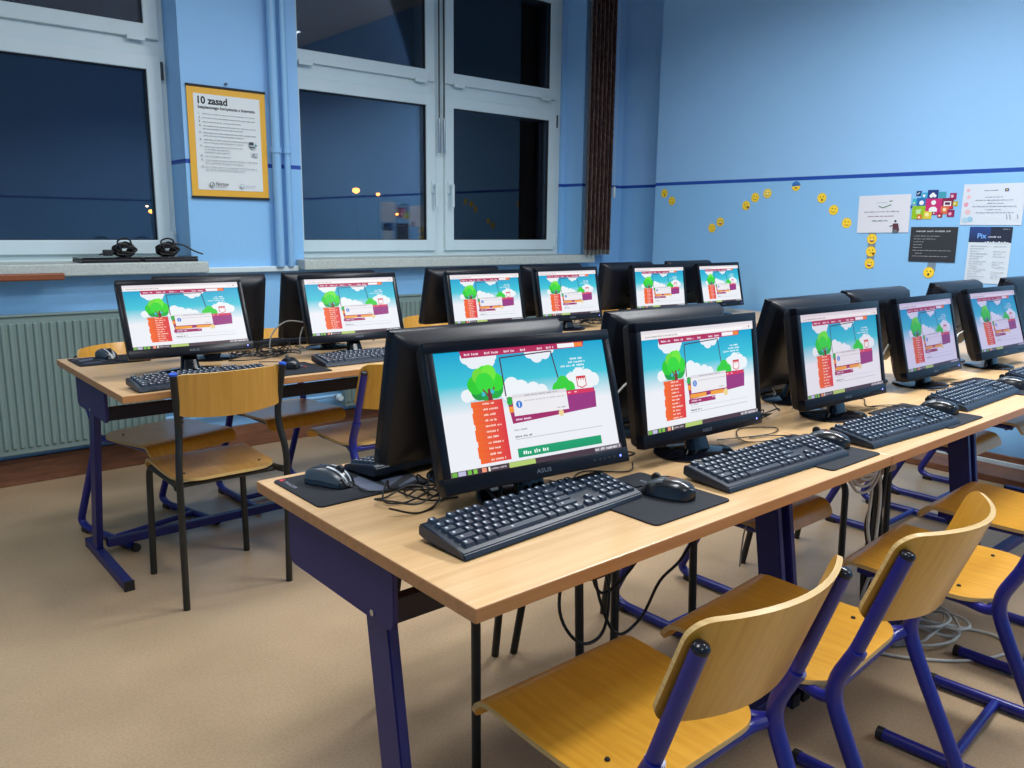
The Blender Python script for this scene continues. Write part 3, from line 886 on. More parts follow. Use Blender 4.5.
def make_monitor(label, variant):
    t = empty('computer_monitor', (0, 0, 0), 0, label, 'monitor')
    W, T, Bt = .2035, .107+.019, -.107-.028
    # housing: front bezel ring + rounded back shell
    b = bmesh.new()
    yf, yb = -.010, .012
    sw, sh = SW/2, SH/2
    for lo, hi in (((-W, yf, sh-.0005), (W, yb, T)), ((-W, yf, Bt), (W, yb, -sh+.0005)), ((-W, yf, -sh), (-sw+.0005, yb, sh)), ((sw-.0005, yf, -sh), (W, yb, sh))):
        add_box(b, lo, hi, 0, bevel=.0018)
    # back shell (tapering rings)
    rings = []
    for (y, ins, top_in, bot_in, r) in ((.011, .0, .0, .0, .008), (.030, .004, .003, .004, .012), (.044, .022, .014, .022, .018), (.052, .06, .035, .06, .02)):
        pr = rounded_rect(-W+ins, Bt+bot_in, W-ins, T-top_in, r, 3)
        rings.append([b.verts.new((x, y, z)) for x, z in pr])
    for r1, r2 in zip(rings, rings[1:]):
        n = len(r1)
        for i in range(n):
            f = b.faces.new((r1[i], r1[(i+1) % n], r2[(i+1) % n], r2[i])); f.material_index = 1
    f = b.faces.new(rings[-1]); f.material_index = 1
    f = b.faces.new(list(reversed(rings[0]))); f.material_index = 1
    hs = link('housing', b, [M['bezel'], M['black_case']], t, smooth=True, loc=(0, 0, .185))
    page(variant).build('display', M['display'], hs, loc=(0, -.006, 0))
    # logo + led + buttons
    lc = Canvas(.034, .010, .0001); lc.text('ASUS', .02, .9, .0105, (104, 112, 124), bold=.01, fit=.96); lc.build('logo', M['print'], hs, loc=(0, yf-.0004, -.121))
    bb = bmesh.new(); add_tube(bb, [(.182, yf-.0006, -.121), (.182, yf+.001, -.121)], .0022, 8); link('power_light', bb, M['led'], hs)
    bb = bmesh.new()
    for i in range(5): add_box(bb, (.115+i*.012, yf-.0008, -.1235), (.121+i*.012, yf+.001, -.1195), bevel=.0004, seg=1)
    link('buttons', bb, M['black_matt'], hs)
    bb = bmesh.new()
    for i in range(9): add_box(bb, (-.06+i*.013, .051, -.045), (-.053+i*.013, .0526, -.040))
    link('vents', bb, M['black_matt'], hs)
    # neck + base
    b = bmesh.new()
    secs = [((-.005, .008), .033, .016), ((.004, .045), .026, .013), ((.018, .09), .026, .012), ((.035, .13), .030, .012)]
    prev = None
    for (cy, cz), hw, hd in secs:
        rr = [b.verts.new((x, cy+y, cz)) for x, y in rounded_rect(-hw, -hd, hw, hd, hd*.7, 3)]
        if prev:
            n = len(rr)
            for i in range(n): b.faces.new((prev[i], prev[(i+1) % n], rr[(i+1) % n], rr[i]))
        else: b.faces.new(list(reversed(rr)))
        prev = rr
    b.faces.new(prev)
    link('neck', b, M['black_gloss'], t, smooth=True)
    b = bmesh.new()
    add_lathe(b, [(0, 0), (.094, 0), (.098, .002), (.098, .004), (.092, .0065), (.05, .0095), (.03, .013), (0, .0135)], 40)
    for v in b.verts: v.co.y = v.co.y*.84+.006
    link('base', b, M['black_gloss'], t, smooth=True)
    return t
proto_a = make_monitor('x', 'a'); proto_b = make_monitor('x', 'b')

def set_tilt(root, tilt, dz=0.0, display=None, dy=0.0):
    for ch in root.children:
        if ch.name.startswith('housing'):
            ch.rotation_euler = (-tilt, 0, 0); ch.location = (0, dy, .185+dz)
            if display:
                for g in ch.children:
                    if g.name.startswith('display'):
                        me = g.data.copy(); me.materials[0] = display; g.data = me

lit_near = [
 (.964, 1.077, .935, -6.5, 17.7, 'a', None, 'nearest lit monitor, showing a web page with a green banner, on the near desk'),
 (1.455, 1.068, .938, -2.0, 8.8, 'b', None, 'second lit monitor of the near row, web page with green tree and orange menu'),
 (2.06, 1.062, .936, -1.9, 11, 'b', 'display_angle_mid', 'third lit monitor of the near row, right of the gap with the leaning white cable'),
 (2.725, 1.117, .927, 0, 13.9, 'b', 'display_angle_dim', 'dim purplish monitor, fourth lit screen of the near row'),
 (3.32, 1.122, .933, -2.4, 18, 'b', 'display_angle_dim', 'dim purplish monitor at the right edge, last lit screen of the near row')]
lit_far = [
 (.923, 2.754, .951, 0, 22, None, 'leftmost lit monitor of the far row, standing over the lone black-legged chair'),
 (1.562, 2.779, .947, -1.8, 17, None, 'second lit monitor from the left in the far row'),
 (2.293, 2.871, .937, -3.5, 12, None, 'third lit monitor from the left in the far row, below the window post'),
 (2.805, 2.864, .939, -1.9, 12, None, 'fourth lit monitor from the left in the far row'),
 (3.524, 2.887, .938, -4.4, 8.8, None, 'fifth lit monitor in the far row, in front of the room corner'),
 (4.064, 2.876, .938, 0, 13, None, 'last lit monitor at the right end of the far row, against the blue wall')]
for i, (x, y, z, ya, ti, var, disp, lb) in enumerate(lit_near):
    if i == 0: m = proto_a; m['label'] = lb
    elif i == 1: m = proto_b; m['label'] = lb
    else: m = dup(proto_b, (0, 0, 0), 0, lb)
    ya = R(ya); off = .0
    m.location = (x*K, y*K, DZ); m.rotation_euler = (0, 0, ya); m.scale = (K, K, K)
    set_tilt(m, R(ti), z-.76-.185, M[disp] if disp else None)
for (x, y, z, ya, ti, disp, lb) in lit_far:
    m = dup(proto_b, (x*K, y*K, DZ), R(ya), lb); m.scale = (K, K, K); set_tilt(m, R(ti), z-.76-.185)
away_near = [(.965, 1.255, 12, 'back of the monitor directly behind the nearest lit screen'),
 (1.53, 1.255, 10, 'back of the monitor behind the second lit screen of the near row'),
 (2.155, 1.255, 14, 'back of the monitor left behind the third lit screen of the near row'),
 (2.64, 1.29, 12, 'back of the monitor between the third and fourth lit screens of the near row'),
 (3.33, 1.31, 12, 'back of the monitor between the fourth and fifth lit screens of the near row'),
 (3.96, 1.29, 12, 'back of the monitor showing at the right edge of the photo')]
away_far = [(1.09, 3.00, 11, 'back of the monitor behind the leftmost lit screen of the far row'),
 (1.57, 3.00, 11, 'back of the monitor behind the second lit screen of the far row'),
 (2.287, 3.07, 13, 'back of the monitor left behind the third lit screen of the far row'),
 (2.855, 3.07, 10, 'back of the monitor behind the fourth lit screen of the far row'),
 (3.43, 3.07, 8, 'back of the monitor below the brown blind, far row'),
 (3.976, 3.07, 8, 'back of the monitor between the last two lit screens of the far row')]
for grp in (away_near, away_far):
    for (x, y, ti, lb) in grp:
        m = dup(proto_b, (x*K, y*K, DZ), R(180), lb); m.scale = (K, K, K); set_tilt(m, R(ti), .0)

# ---------------------------------------------------------------- keyboards
def make_keyboard(label):
    t = empty('keyboard', (0, 0, 0), 0, label, 'keyboard')
    b = bmesh.new(); w, dd = .2205, .058
    pr = [(-dd, .002), (-dd+.004, .012), (-dd+.018, .0165), (dd-.006, .032), (dd, .028), (dd, .012), (dd-.01, .008)]
    add_prism(b, pr, 'x', -w, w, bevel=.002)
    link('body', b, M['kb_body'], t)
    b = bmesh.new()
    for x in (-.19, .19):
        add_box(b, (x-.012, dd-.022, 0), (x+.012, dd-.010, .012), bevel=.002)
        add_box(b, (x-.012, -dd+.012, 0), (x+.012, -dd+.03, .004), bevel=.001)
    link('feet', b, M['black_matt'], t)
    b = bmesh.new(); U = .0186
    sl = (.032-.0165)/(2*dd-.024)
    def key(x, y, wu=1.0, du=1.0):
        hw, hd = (U*wu-.003)/2, (U*du*.87-.0025)/2
        z = .0165+(y+dd-.018)*sl; h = .0075
        v = []
        for (sx, sy, top) in ((-1, -1, 0), (1, -1, 0), (1, 1, 0), (-1, 1, 0), (-1, -1, 1), (1, -1, 1), (1, 1, 1), (-1, 1, 1)):
            k = 1 if not top else .80
            py = y+sy*hd*k+(.0006 if top else 0)
            v.append(b.verts.new((x+sx*(hw-(0 if not top else .002)), py, z-.002+(0 if not top else h)+(py-y)*sl)))
        for f in ((4, 5, 6, 7), (0, 1, 5, 4), (1, 2, 6, 5), (2, 3, 7, 6), (3, 0, 4, 7)): b.faces.new([v[i] for i in f])
        s = .0022
        lx, ly = x-hw*.35, y+hd*.2; lz = z+h-.002+.0002+(ly-y)*sl
        q = [b.verts.new((lx+a*s, ly+c*s, lz+c*s*sl)) for a, c in ((-1, -1), (1, -1), (1, 1), (-1, 1))]
        f = b.faces.new(q); f.material_index = 1
    x0 = -w+.012; yr = [-dd+.0205+i*U*.87 for i in range(5)]; yf = yr[-1]+U*.98
    def row(y, spec, xs=x0):
        x = xs
        for k in spec:
            if k > 0: key(x+k*U/2, y, k)
            x += abs(k)*U
    row(yr[0], [1.25, 1.25, 1.25, 6.25, 1.25, 1.25, 1.25, 1.25]); row(yr[1], [2.25]+[1]*10+[2.75]); row(yr[2], [1.75]+[1]*11+[2.25])
    row(yr[3], [1.5]+[1]*12+[1.5]); row(yr[4], [1]*13+[2]); row(yf, [1, -1, 1, 1, 1, 1, -.5, 1, 1, 1, 1, -.5, 1, 1, 1, 1])
    xn = x0+15*U+.006
    row(yr[0], [1, 1, 1], xn); row(yr[1], [-1, 1, -1], xn)
    for y in (yr[3], yr[4], yf): row(y, [1, 1, 1], xn)
    xp = xn+3*U+.006
    for y in (yr[1], yr[2], yr[3], yr[4]): row(y, [1, 1, 1, 1], xp)
    row(yr[0], [2, 1, 1], xp)
    link('keys', b, [M['key'], M['legend']], t)
    b = bmesh.new(); add_tube(b, spline([(.0, dd, .018), (.01, dd+.02, .006), (.04, dd+.05, .003), (.02, dd+.09, .003)], 6), .0019, 6); link('cable', b, M['cable_black'], t, smooth=True)
    return t
kb = make_keyboard('black keyboard in front of the nearest lit monitor')
def kb_at(first, fl, fr, label, z=DZ, flip=False):
    fl = (fl[0]*K, fl[1]*K); fr = (fr[0]*K, fr[1]*K)
    a = Vector((fl[0], fl[1])); c = Vector((fr[0], fr[1])); d = (c-a).normalized(); ang = math.atan2(d.y, d.x)
    n = Vector((-d.y, d.x)); ctr = (a+c)/2+n*.06
    if flip: ang += math.pi
    kb.scale = (1.035, 1.035, 1.035)
    if first: kb.location = (ctr.x, ctr.y, z); kb.rotation_euler = (0, 0, ang)
    else: dup(kb, (ctr.x, ctr.y, z), ang, label)
kb_at(True, (.682, .905), (1.123, .932), '')
kb_at(False, (1.266, .847), (1.705, .835), 'black keyboard between the first and second mouse mats of the near row front')
kb_at(False, (1.797, .829), (2.238, .807), 'black keyboard in front of the third lit monitor of the near row')
kb_at(False, (2.395, .853), (2.838, .862), 'black keyboard at the right edge, in front of the fourth lit monitor')
kb_at(False, (3.02, .86), (3.46, .86), 'black keyboard before the last dim monitor of the near row')
kb_at(False, (.676, 2.478), (1.118, 2.50), 'black keyboard at the far row front edge, above the lone black-legged chair')
kb_at(False, (1.32, 2.553), (1.762, 2.556), 'black keyboard in front of the second lit monitor of the far row')
kb_at(False, (2.03, 2.60), (2.47, 2.60), 'black keyboard in the far row under the third lit monitor')
kb_at(False, (.775, 1.315), (1.215, 1.345), 'black keyboard on the far side of the near desk, beside the gaming mouse', z=DZ+.0035, flip=True)
kb_at(False, (1.32, 1.33), (1.76, 1.33), 'black keyboard on the far side of the near desk, behind the second monitors', flip=True)
kb_at(False, (1.96, 1.33), (2.40, 1.33), 'black keyboard on the far side of the near row, seen between second and third screens', flip=True)
kb_at(False, (1.28, 3.13), (1.72, 3.13), 'black keyboard at the rear edge of the far row, between its first two screens', flip=True)

# ---------------------------------------------------------------- mouse mats + mice
def make_mat(label, w, d_, art=False, rz=0):
    t = empty('mouse_mat', (0, 0, 0), 0, label, 'mouse mat')
    b = bmesh.new(); add_prism(b, rounded_rect(-w/2, -d_/2, w/2, d_/2, .012), 'z', 0, .003, bevel=.0006); link('cloth', b, M['pad'], t)
    if art:
        c = bmesh.new()
        for poly in ([(.0, -.10), (.035, -.085), (.028, .02), (-.012, .0)], [(.04, -.08), (.10, -.04), (.10, .0), (.05, -.03)], [(.055, -.098), (.11, -.075), (.115, -.055), (.06, -.085)], [(.03, .03), (.1, .04), (.1, .06), (.04, .05)]):
            pts = [c.verts.new((x*w/.25, y*d_/.21, .00325)) for x, y in poly]; c.faces.new(pts)
        link('printed_pattern', c, M['pad_art'], t)
    c = Canvas(.075, .014, .00005); c.poly([(.0, .95), (.22, .95), (.12, .0)], (200, 50, 66)); c.text('TRACER', .27, .85, .0105, (150, 158, 172), fit=.72)
    o = c.build('logo', M['print'], t, loc=(w/2-.05, -d_/2+.155, .0034) if not art else (-w/2+.018, -d_/2+.165, .0034))
    o.rotation_euler = (R(-90), 0, R(90)) if not art else (R(-90), 0, R(-90))
    return t
def pad_rect(t, x0, y0, x1, y1, rz=0): t.location = ((x0+x1)/2*K, (y0+y1)/2*K, DZ); t.rotation_euler = (0, 0, rz)
m2 = make_mat('black mouse mat between the first two keyboards of the near row, red triangle mark', .226, .232); pad_rect(m2, 1.02, .817, 1.246, 1.05)
dup(m2, (1.672*K, .91*K, DZ), 0, 'black mouse mat between the second and third keyboards of the near row')
dup(m2, (2.262*K, .91*K, DZ), 0, 'black mouse mat between the third and fourth keyboards of the near row')
dup(m2, (2.90*K, .95*K, DZ), 0, 'black mouse mat at the right edge of the photo')
m1 = make_mat('black mouse mat with grey print at the left corner of the near desk', .25, .205, True); pad_rect(m1, .622, 1.25, .872, 1.455)
dup(m1, (.775*K, 3.165*K, DZ), R(180), 'black mouse mat at the rear left corner of the far row, near the radiator')
dup(m2, (1.21*K, 2.60*K, DZ), 0, 'black mouse mat right of the leftmost keyboard in the far row')

def make_mouse(label, kind):
    t = empty('computer_mouse', (0, 0, 0), 0, label, 'mouse')
    Lx, Ly, Hh = .031, .056, .035
    def shell(bm, s=1.0, z0=0.0, ymin=-1, ymax=1, xmin=-1, xmax=1, off=0.0, mi=0, nu=16, nv=16):
        g = []
        for j in range(nv+1):
            v = ymin+(ymax-ymin)*j/nv; row = []
            for i in range(nu+1):
                u = xmin+(xmax-xmin)*i/nu
                wv = (1-abs(v)**2.6)**.42 if abs(v) < 1 else 0
                waist = 1-.10*math.cos(v*2.2)*(1 if kind == 'g' else .4)
                x = u*Lx*wv*waist
                hz = (1-abs(v*.98-(-.12))**2.4)**.6 if abs(v*.98+.12) < 1 else 0
                z = Hh*hz*(1-abs(u)**3.2)**.5 if abs(u) < 1 else 0
                row.append(bm.verts.new((x*s, v*Ly*s, z*s+z0+off)))
            g.append(row)
        for j in range(nv):
            for i in range(nu):
                f = bm.faces.new((g[j][i], g[j][i+1], g[j+1][i+1], g[j+1][i])); f.material_index = mi
        return g
    b = bmesh.new(); shell(b, 1, .002, -.9999, .9999, -.9999, .9999)
    bmesh.ops.remove_doubles(b, verts=b.verts, dist=.00005)
    be = [e for e in b.edges if e.is_boundary]
    if be: bmesh.ops.holes_fill(b, edges=be)
    link('shell', b, M['mouse_dark'], t, smooth=True)
    if kind == 'g':
        for x0, x1 in ((-.97, -.55), (.55, .97)):
            b = bmesh.new(); shell(b, 1.012, .002, -.85, .70, x0, x1, .0, nu=6, nv=12); link('side_grip', b, M['mouse_grey'], t, smooth=True)
        for x0, x1 in ((-.42, -.20), (.20, .42)):
            b = bmesh.new(); shell(b, 1, .002, .0, .90, x0, x1, .0012, nu=3, nv=10); link('silver_strip', b, M['silver'], t, smooth=True)
    else:
        for x0, x1 in ((-.72, -.06), (.06, .72)):
            b = bmesh.new(); shell(b, 1, .002, .08, .92, x0, x1, .0008, nu=6, nv=8); link('button', b, M['mouse_grey'], t, smooth=True)
    b = bmesh.new(); add_tube(b, [(-.004, .026, .033), (.004, .026, .033)], .009, 12); link('scroll_wheel', b, M['black_matt'], t, smooth=True)
    b = bmesh.new(); add_tube(b, spline([(0, .054, .010), (0, .07, .004), (.015, .10, .0035), (-.02, .15, .0015), (-.06, .17, .0015)], 6), .0016, 6)
    link('cable', b, M['cable_black'], t, smooth=True)
    return t
ms = make_mouse('glossy black mouse on the mat right of the nearest keyboard', 'p'); ms.location = (1.165*K, .912*K, DZ+.003); ms.rotation_euler = (0, 0, R(18))
dup(ms, (1.745*K, .915*K, DZ+.003), R(12), 'glossy black mouse between the second and third keyboards of the near row')
dup(ms, (2.325*K, .905*K, DZ+.003), R(12), 'glossy black mouse between the third and fourth keyboards of the near row')
dup(ms, (2.90*K, .915*K, DZ+.003), R(10), 'glossy black mouse cut by the right edge of the photo')
dup(ms, (1.222*K, 2.625*K, DZ+.003), R(-5), 'small black mouse on the far row between its first two keyboards')
mg = make_mouse('black and grey gaming mouse with silver strips on the left corner of the near desk', 'g'); mg.location = (.707*K, 1.365*K, DZ+.003); mg.rotation_euler = (0, 0, R(205))
dup(mg, (.775*K, 3.20*K, DZ+.003), R(195), 'black and grey gaming mouse at the rear left corner of the far row')

# ---------------------------------------------------------------- cables
def cable(pts, r, mat, name, label, cat='cable', n=7, group=None, desk=False):
    if desk: pts = [[(p[0]*K, p[1]*K, DZ+(p[2]-DZ)*K) for p in q] for q in pts]
    b = bmesh.new()
    for p in pts: add_tube(b, spline(p, n), r, 7)
    o = link(name, b, mat, smooth=True); tag(o, label, cat, group); return o
def tangle(cx, cy, z, rx, ry, loops, seed, hz=.03, r=.0022):
    rnd = random.Random(seed); out = []
    for k in range(loops):
        a = rnd.uniform(0, 6.28); pts = []
        px, py = cx+rnd.uniform(-rx, rx)*.4, cy+rnd.uniform(-ry, ry)*.4
        ex, ey = rnd.uniform(.35, 1)*rx*.75, rnd.uniform(.35, 1)*ry*.75
        for q in range(rnd.randint(7, 11)):
            a += rnd.uniform(.5, 1.0)
            pts.append((px+ex*math.cos(a), py+ey*math.sin(a), z+r+abs(rnd.gauss(0, hz*.4))))
            px += rnd.uniform(-.25, .25)*rx; px = max(cx-rx, min(cx+rx, px))
        out.append(pts)
    return out
spots = [(.80, 1.20, 'nearest monitor pair, left end'), (1.215, 1.19, 'first and second near monitors'), (1.77, 1.19, 'second and third near monitors'),
         (2.37, 1.19, 'third and fourth near monitors'), (3.00, 1.19, 'fourth and fifth near monitors')]
for i, (x, y, w) in enumerate(spots):
    cable(tangle(x, y, DZ, .12, .07, 6, i+1), .0019, M['cable_black'], 'monitor_cables', 'thin black cables tangled on the desk by the '+w, 'cables', desk=True)
spots = [(1.25, 2.93, 'gap between the first two far row screens'), (1.98, 2.96, 'gap between second and third far row screens'),
         (2.55, 2.98, 'gap between third and fourth far row screens'), (3.15, 2.99, 'gap left of the fifth far row screen'), (3.80, 2.99, 'gap between the last two far row screens')]
for i, (x, y, w) in enumerate(spots):
    cable(tangle(x, y, DZ, .16, .10, 8, i+11, .05), .0021, M['cable_black'], 'monitor_cables', 'black cables tangled in the '+w, 'cables', desk=True)
# loops standing between the first two far screens
cable([[(1.27, 2.90, DZ), (1.29, 2.92, DZ+.08), (1.36, 2.94, DZ+.125), (1.44, 2.94, DZ+.115)]], .003, M['plug_grey'], 'video_cable', 'grey cable arching between the first two far row screens', 'cable', desk=True)
cable([[(1.10, 2.88, DZ+.13), (1.15, 2.89, DZ+.10), (1.20, 2.90, DZ+.04), (1.21, 2.91, DZ+.003)]], .0026, M['plug_grey'], 'video_cable', 'grey cable sloping down right of the leftmost far screen', 'cable', desk=True)
cable([[(1.43, 2.94, DZ+.10), (1.41, 2.93, DZ+.06), (1.405, 2.92, DZ+.003)]], .0026, M['plug_grey'], 'video_cable', 'short grey cable beside the left edge of the second far screen', 'cable', desk=True)
# thick loop hanging under the nearest monitor
cable([[(.86, 1.10, DZ+.06), (.85, 1.08, DZ+.015), (.87, 1.06, DZ+.005), (.89, 1.07, DZ+.04), (.885, 1.10, DZ+.07)], [(.90, 1.10, DZ+.07), (.895, 1.07, DZ+.008), (.88, 1.05, DZ+.005), (.865, 1.07, DZ+.03), (.87, 1.11, DZ+.06)]], .0032, M['cable_black'], 'video_cable', 'thick black cable looping under the left of the nearest lit monitor', 'cable', desk=True)
# thin mouse cords lying on the desktop
cable([[(1.14, 1.02, DZ+.006), (1.08, 1.07, DZ+.003), (1.15, 1.12, DZ+.002), (1.22, 1.06, DZ+.003), (1.28, 1.10, DZ+.002)]], .0015, M['cable_black'], 'thin_cable', 'thin black cord curling on the desk behind the first front mat', 'cable', desk=True)
cable([[(1.72, 1.0, DZ+.005), (1.62, 1.04, DZ+.004), (1.66, 1.10, DZ+.004), (1.73, 1.13, DZ+.003), (1.80, 1.08, DZ+.003), (1.72, 1.05, DZ+.005), (1.58, 1.10, DZ+.003)]], .0015, M['cable_black'], 'thin_cable', 'thin black cord curling on the desk right of the second lit monitor base', 'cable', desk=True)
cable([[(2.30, 1.0, DZ+.005), (2.24, 1.06, DZ+.003), (2.33, 1.12, DZ+.003), (2.22, 1.14, DZ+.003)]], .0015, M['cable_black'], 'thin_cable', 'thin black cord on the desk right of the third lit monitor base', 'cable', desk=True)
# pale cables leaning behind the screens
for pts, lb in (([(1.30, 1.20, DZ+.05), (1.345, 1.22, .865), (1.375, 1.22, .895), (1.41, 1.225, .908)], 'pale cable end sticking up between the first and second near monitors'),
                ([(2.13, 1.23, DZ+.003), (2.12, 1.22, .79), (2.10, 1.22, .84), (2.09, 1.22, .885)], 'pale cable standing between the second and third near monitors'),
                ([(2.60, 1.215, .80), (2.65, 1.22, .853), (2.69, 1.22, .89), (2.715, 1.22, .905)], 'pale cable between the third and fourth near monitors'),
                ([(3.19, 1.20, .84), (3.24, 1.22, .873), (3.29, 1.22, .885), (3.33, 1.22, .905)], 'pale cable between the fourth and fifth near monitors')):
    cable([pts], .0028, M['cable_white'], 'network_cable', lb, 'cable')
# hanging loops below the near desk
cable([[(1.30, 1.30, .70), (1.285, 1.30, .50), (1.25, 1.28, .36), (1.30, 1.26, .27), (1.38, 1.26, .27), (1.42, 1.28, .36), (1.40, 1.30, .50), (1.42, 1.3, .7)],
       [(1.37, 1.28, .70), (1.36, 1.28, .45), (1.42, 1.26, .26), (1.52, 1.26, .26), (1.62, 1.28, .33), (1.74, 1.30, .36), (1.82, 1.30, .46), (1.84, 1.31, .60), (1.84, 1.31, .70)],
       [(1.52, 1.30, .705), (1.40, 1.30, .62), (1.31, 1.29, .50), (1.33, 1.285, .42), (1.42, 1.28, .41), (1.56, 1.28, .44), (1.68, 1.28, .50), (1.70, 1.29, .58), (1.65, 1.3, .64), (1.62, 1.3, .7)],
       [(1.44, 1.30, .705), (1.38, 1.30, .55), (1.37, 1.29, .42), (1.40, 1.285, .36), (1.47, 1.28, .38), (1.56, 1.28, .45), (1.64, 1.29, .55), (1.66, 1.3, .63), (1.76, 1.3, .64), (1.82, 1.3, .68)]], .0042, M['cable_black'], 'hanging_cables', 'black cables hanging in loops under the nearest desk', 'cables')
rb = random.Random(9)
def drop(x, y, n, sp, r, mat, name, label, cat, ztop=.70, zb=.012):
    pts = []
    for k in range(n):
        ox, oy = rb.uniform(-sp, sp), rb.uniform(-sp, sp)*.6; q = []
        for i in range(7):
            f = i/6; q.append((x+ox+rb.uniform(-1, 1)*.012+.03*f*rb.uniform(-.3, .6), y+oy+rb.uniform(-1, 1)*.012, ztop+(zb-ztop)*f))
        pts.append(q)
    return cable(pts, r, mat, name, label, cat)
drop(2.43, 1.09, 9, .032, .0062, M['cable_black'], 'cable_bundle', 'bundle of black cables dropping to the floor near the desk seam', 'cables')
drop(2.385, 1.075, 2, .01, .005, M['cable_white'], 'network_cable', 'pale cable pair running down inside the black cable bundle', 'cable')
lp = []
for k in range(6):
    w = .05+.012*k; d_ = .13+.012*k+rb.uniform(-.01, .01); cx = 2.30+rb.uniform(-.03, .03)
    lp.append([(cx-w, 1.08+.008*k, .70), (cx-w*1.05, 1.075, .70-d_*.6), (cx-w*.4, 1.07, .70-d_), (cx+w*.5, 1.07, .70-d_), (cx+w, 1.075, .70-d_*.55), (cx+w*.8, 1.08, .70)])
cable(lp, .0045, M['cable_white'], 'cable_loops', 'pale cables hung in loops under the desk, left of the black bundle', 'cables')
cable([[(1.97, 1.25, .70), (2.0, 1.25, .55), (1.98, 1.24, .46), (1.94, 1.24, .40), (1.93, 1.24, .30)]], .0025, M['cable_white'], 'hanging_cable', 'single pale cable hanging beside the blue desk leg', 'cable')
cable([[(3.42, 1.12, .66), (3.40, 1.12, .58), (3.47, 1.12, .53), (3.56, 1.12, .57), (3.68, 1.12, .60)]], .004, M['cable_black'], 'hanging_cable', 'black cable sagging under the last near desk at the right edge', 'cable')
# white coil + plug on the floor
rnd = random.Random(5); coil = []
for k in range(56):
    a = k*.62; rr = .085+.03*math.sin(k*.9)
    coil.append((2.555+.035*math.sin(k*.37)+rr*math.cos(a), .955+.03*math.cos(k*.5)+rr*math.sin(a)*.9, .008+.05*abs(math.sin(k*.21))))
coil += [(2.66, .90, .01), (2.70, .80, .006), (2.62, .74, .006), (2.48, .79, .006), (2.36, .90, .006), (2.30, 1.0, .006)]
cable([coil], .0048, M['cable_white'], 'coiled_cable', 'white cable coiled in a heap on the floor under the chairs', 'cable', n=4)
b = bmesh.new(); add_box(b, (-.028, -.045, 0), (.028, .045, .045), bevel=.008); o = link('power_plug', b, M['plug_grey'], loc=(2.425, 1.0, 0)); o.rotation_euler = (0, 0, R(-30)); tag(o, 'grey plug box on the floor beside the white coil', 'plug')

# ---------------------------------------------------------------- things on the left sill
def tray(x, label):
    t = empty('closed_laptop', (x+.03, YW+.02, 1.058), R(1), label, 'laptop')
    b = bmesh.new(); add_box(b, (-.135, -.09, 0), (.135, .10, .016), bevel=.004); link('base', b, M['black_case'], t)
    b = bmesh.new(); add_box(b, (-.135, -.09, .0165), (.135, .10, .026), bevel=.004); link('lid', b, M['black_gloss'], t)
    return t
tray(1.085, 'flat black closed device on the left sill, the left one of two')
tray(1.37, 'flat black closed device on the left sill, the right one beside the wall pier')
def coilthing(x, y, label, seed, tail, plug=False):
    rnd = random.Random(seed); pts = []
    for k in range(90):
        a = k*.83; q = .030+.012*math.sin(k*1.37)
        pts.append((x+q*math.cos(a)*1.25, y+.024*math.sin(k*.33), 1.086+.034+q*math.sin(a)*.78+.004*math.sin(k)))
    t = empty('bundled_cable', (x, y, 1.085), 0, label, 'cable')
    def C(p): return [(a-x, b-y, c-1.085) for a, b, c in p]
    b = bmesh.new(); add_tube(b, spline(C(pts), 4), .0058, 7); link('coil', b, M['cable_black'], t, smooth=True)
    b = bmesh.new(); add_tube(b, spline(C([(x-.02, y, 1.13), (x-.03, y, 1.16), (x, y, 1.175), (x+.03, y, 1.165), (x+.035, y, 1.13)]), 6), .0042, 7); link('loop', b, M['cable_black'], t, smooth=True)
    b = bmesh.new(); add_tube(b, spline(C(tail), 6), .0042, 7); link('tail', b, M['cable_black'], t, smooth=True)
    if plug:
        b = bmesh.new(); add_box(b, (-.105, -.03, .005), (-.06, 0, .035), bevel=.006); link('plug', b, M['black_matt'], t)
coilthing(1.195, 4.42, 'bundled black cable with plug lying on the left flat device', 3, [(1.15, 4.41, 1.11), (1.11, 4.40, 1.105), (1.07, 4.39, 1.097)], True)
coilthing(1.405, 4.42, 'bundled black cable with a trailing end on the right flat device', 4, [(1.42, 4.41, 1.15), (1.48, 4.40, 1.14), (1.53, 4.38, 1.11), (1.57, 4.37, 1.094)])

# ---------------------------------------------------------------- poster on the pier
t = empty('wall_poster', (1.757, YW-.010, 1.672), 0, 'yellow-bordered poster with ten rules hanging on the pier between the windows', 'poster')
b = bmesh.new(); add_box(b, (-.21, 0, -.278), (.21, .004, .278)); link('board', b, plain('poster_yellow', (236, 178, 50), .5), t)
c = Canvas(.355, .485, .0003)
c.rect(0, 0, 1, 1, (226, 232, 232))
c.text('10 zasad', .06, .10, .050, (24, 28, 36), bold=.035, fit=.44)
c.text('bezpiecznego korzystania z Internetu', .06, .15, .021, (30, 34, 44), bold=.03, fit=.86)
v = .205; seed = 1
for n_, lines in enumerate((1, 1, 1, 2, 2, 2, 3, 1, 2, 2)):
    c.text('%d.' % (n_+1), .06, v+.008, .016, (40, 44, 54))
    for q in range(lines):
        c.scribble(.12, (.92 if q == 0 else .72) - (.22 if 5 < n_ < 7 or n_ == 2 else 0) - (.4 if n_ == 7 else 0), v, .010, (110, 116, 126), seed); seed += 1; v += .030
    v += .0115
c.disc(.86, .50, .055, (214, 222, 224)); c.rect(.80, .465, .87, .50, (50, 60, 70)); c.poly([(.80, .51), (.88, .51), (.90, .53), (.82, .53)], (80, 96, 104)); c.disc(.90, .50, .02, (90, 140, 150)); c.rect(.84, .58, .93, .62, (190, 196, 200)); c.disc(.865, .60, .012, (60, 66, 74))
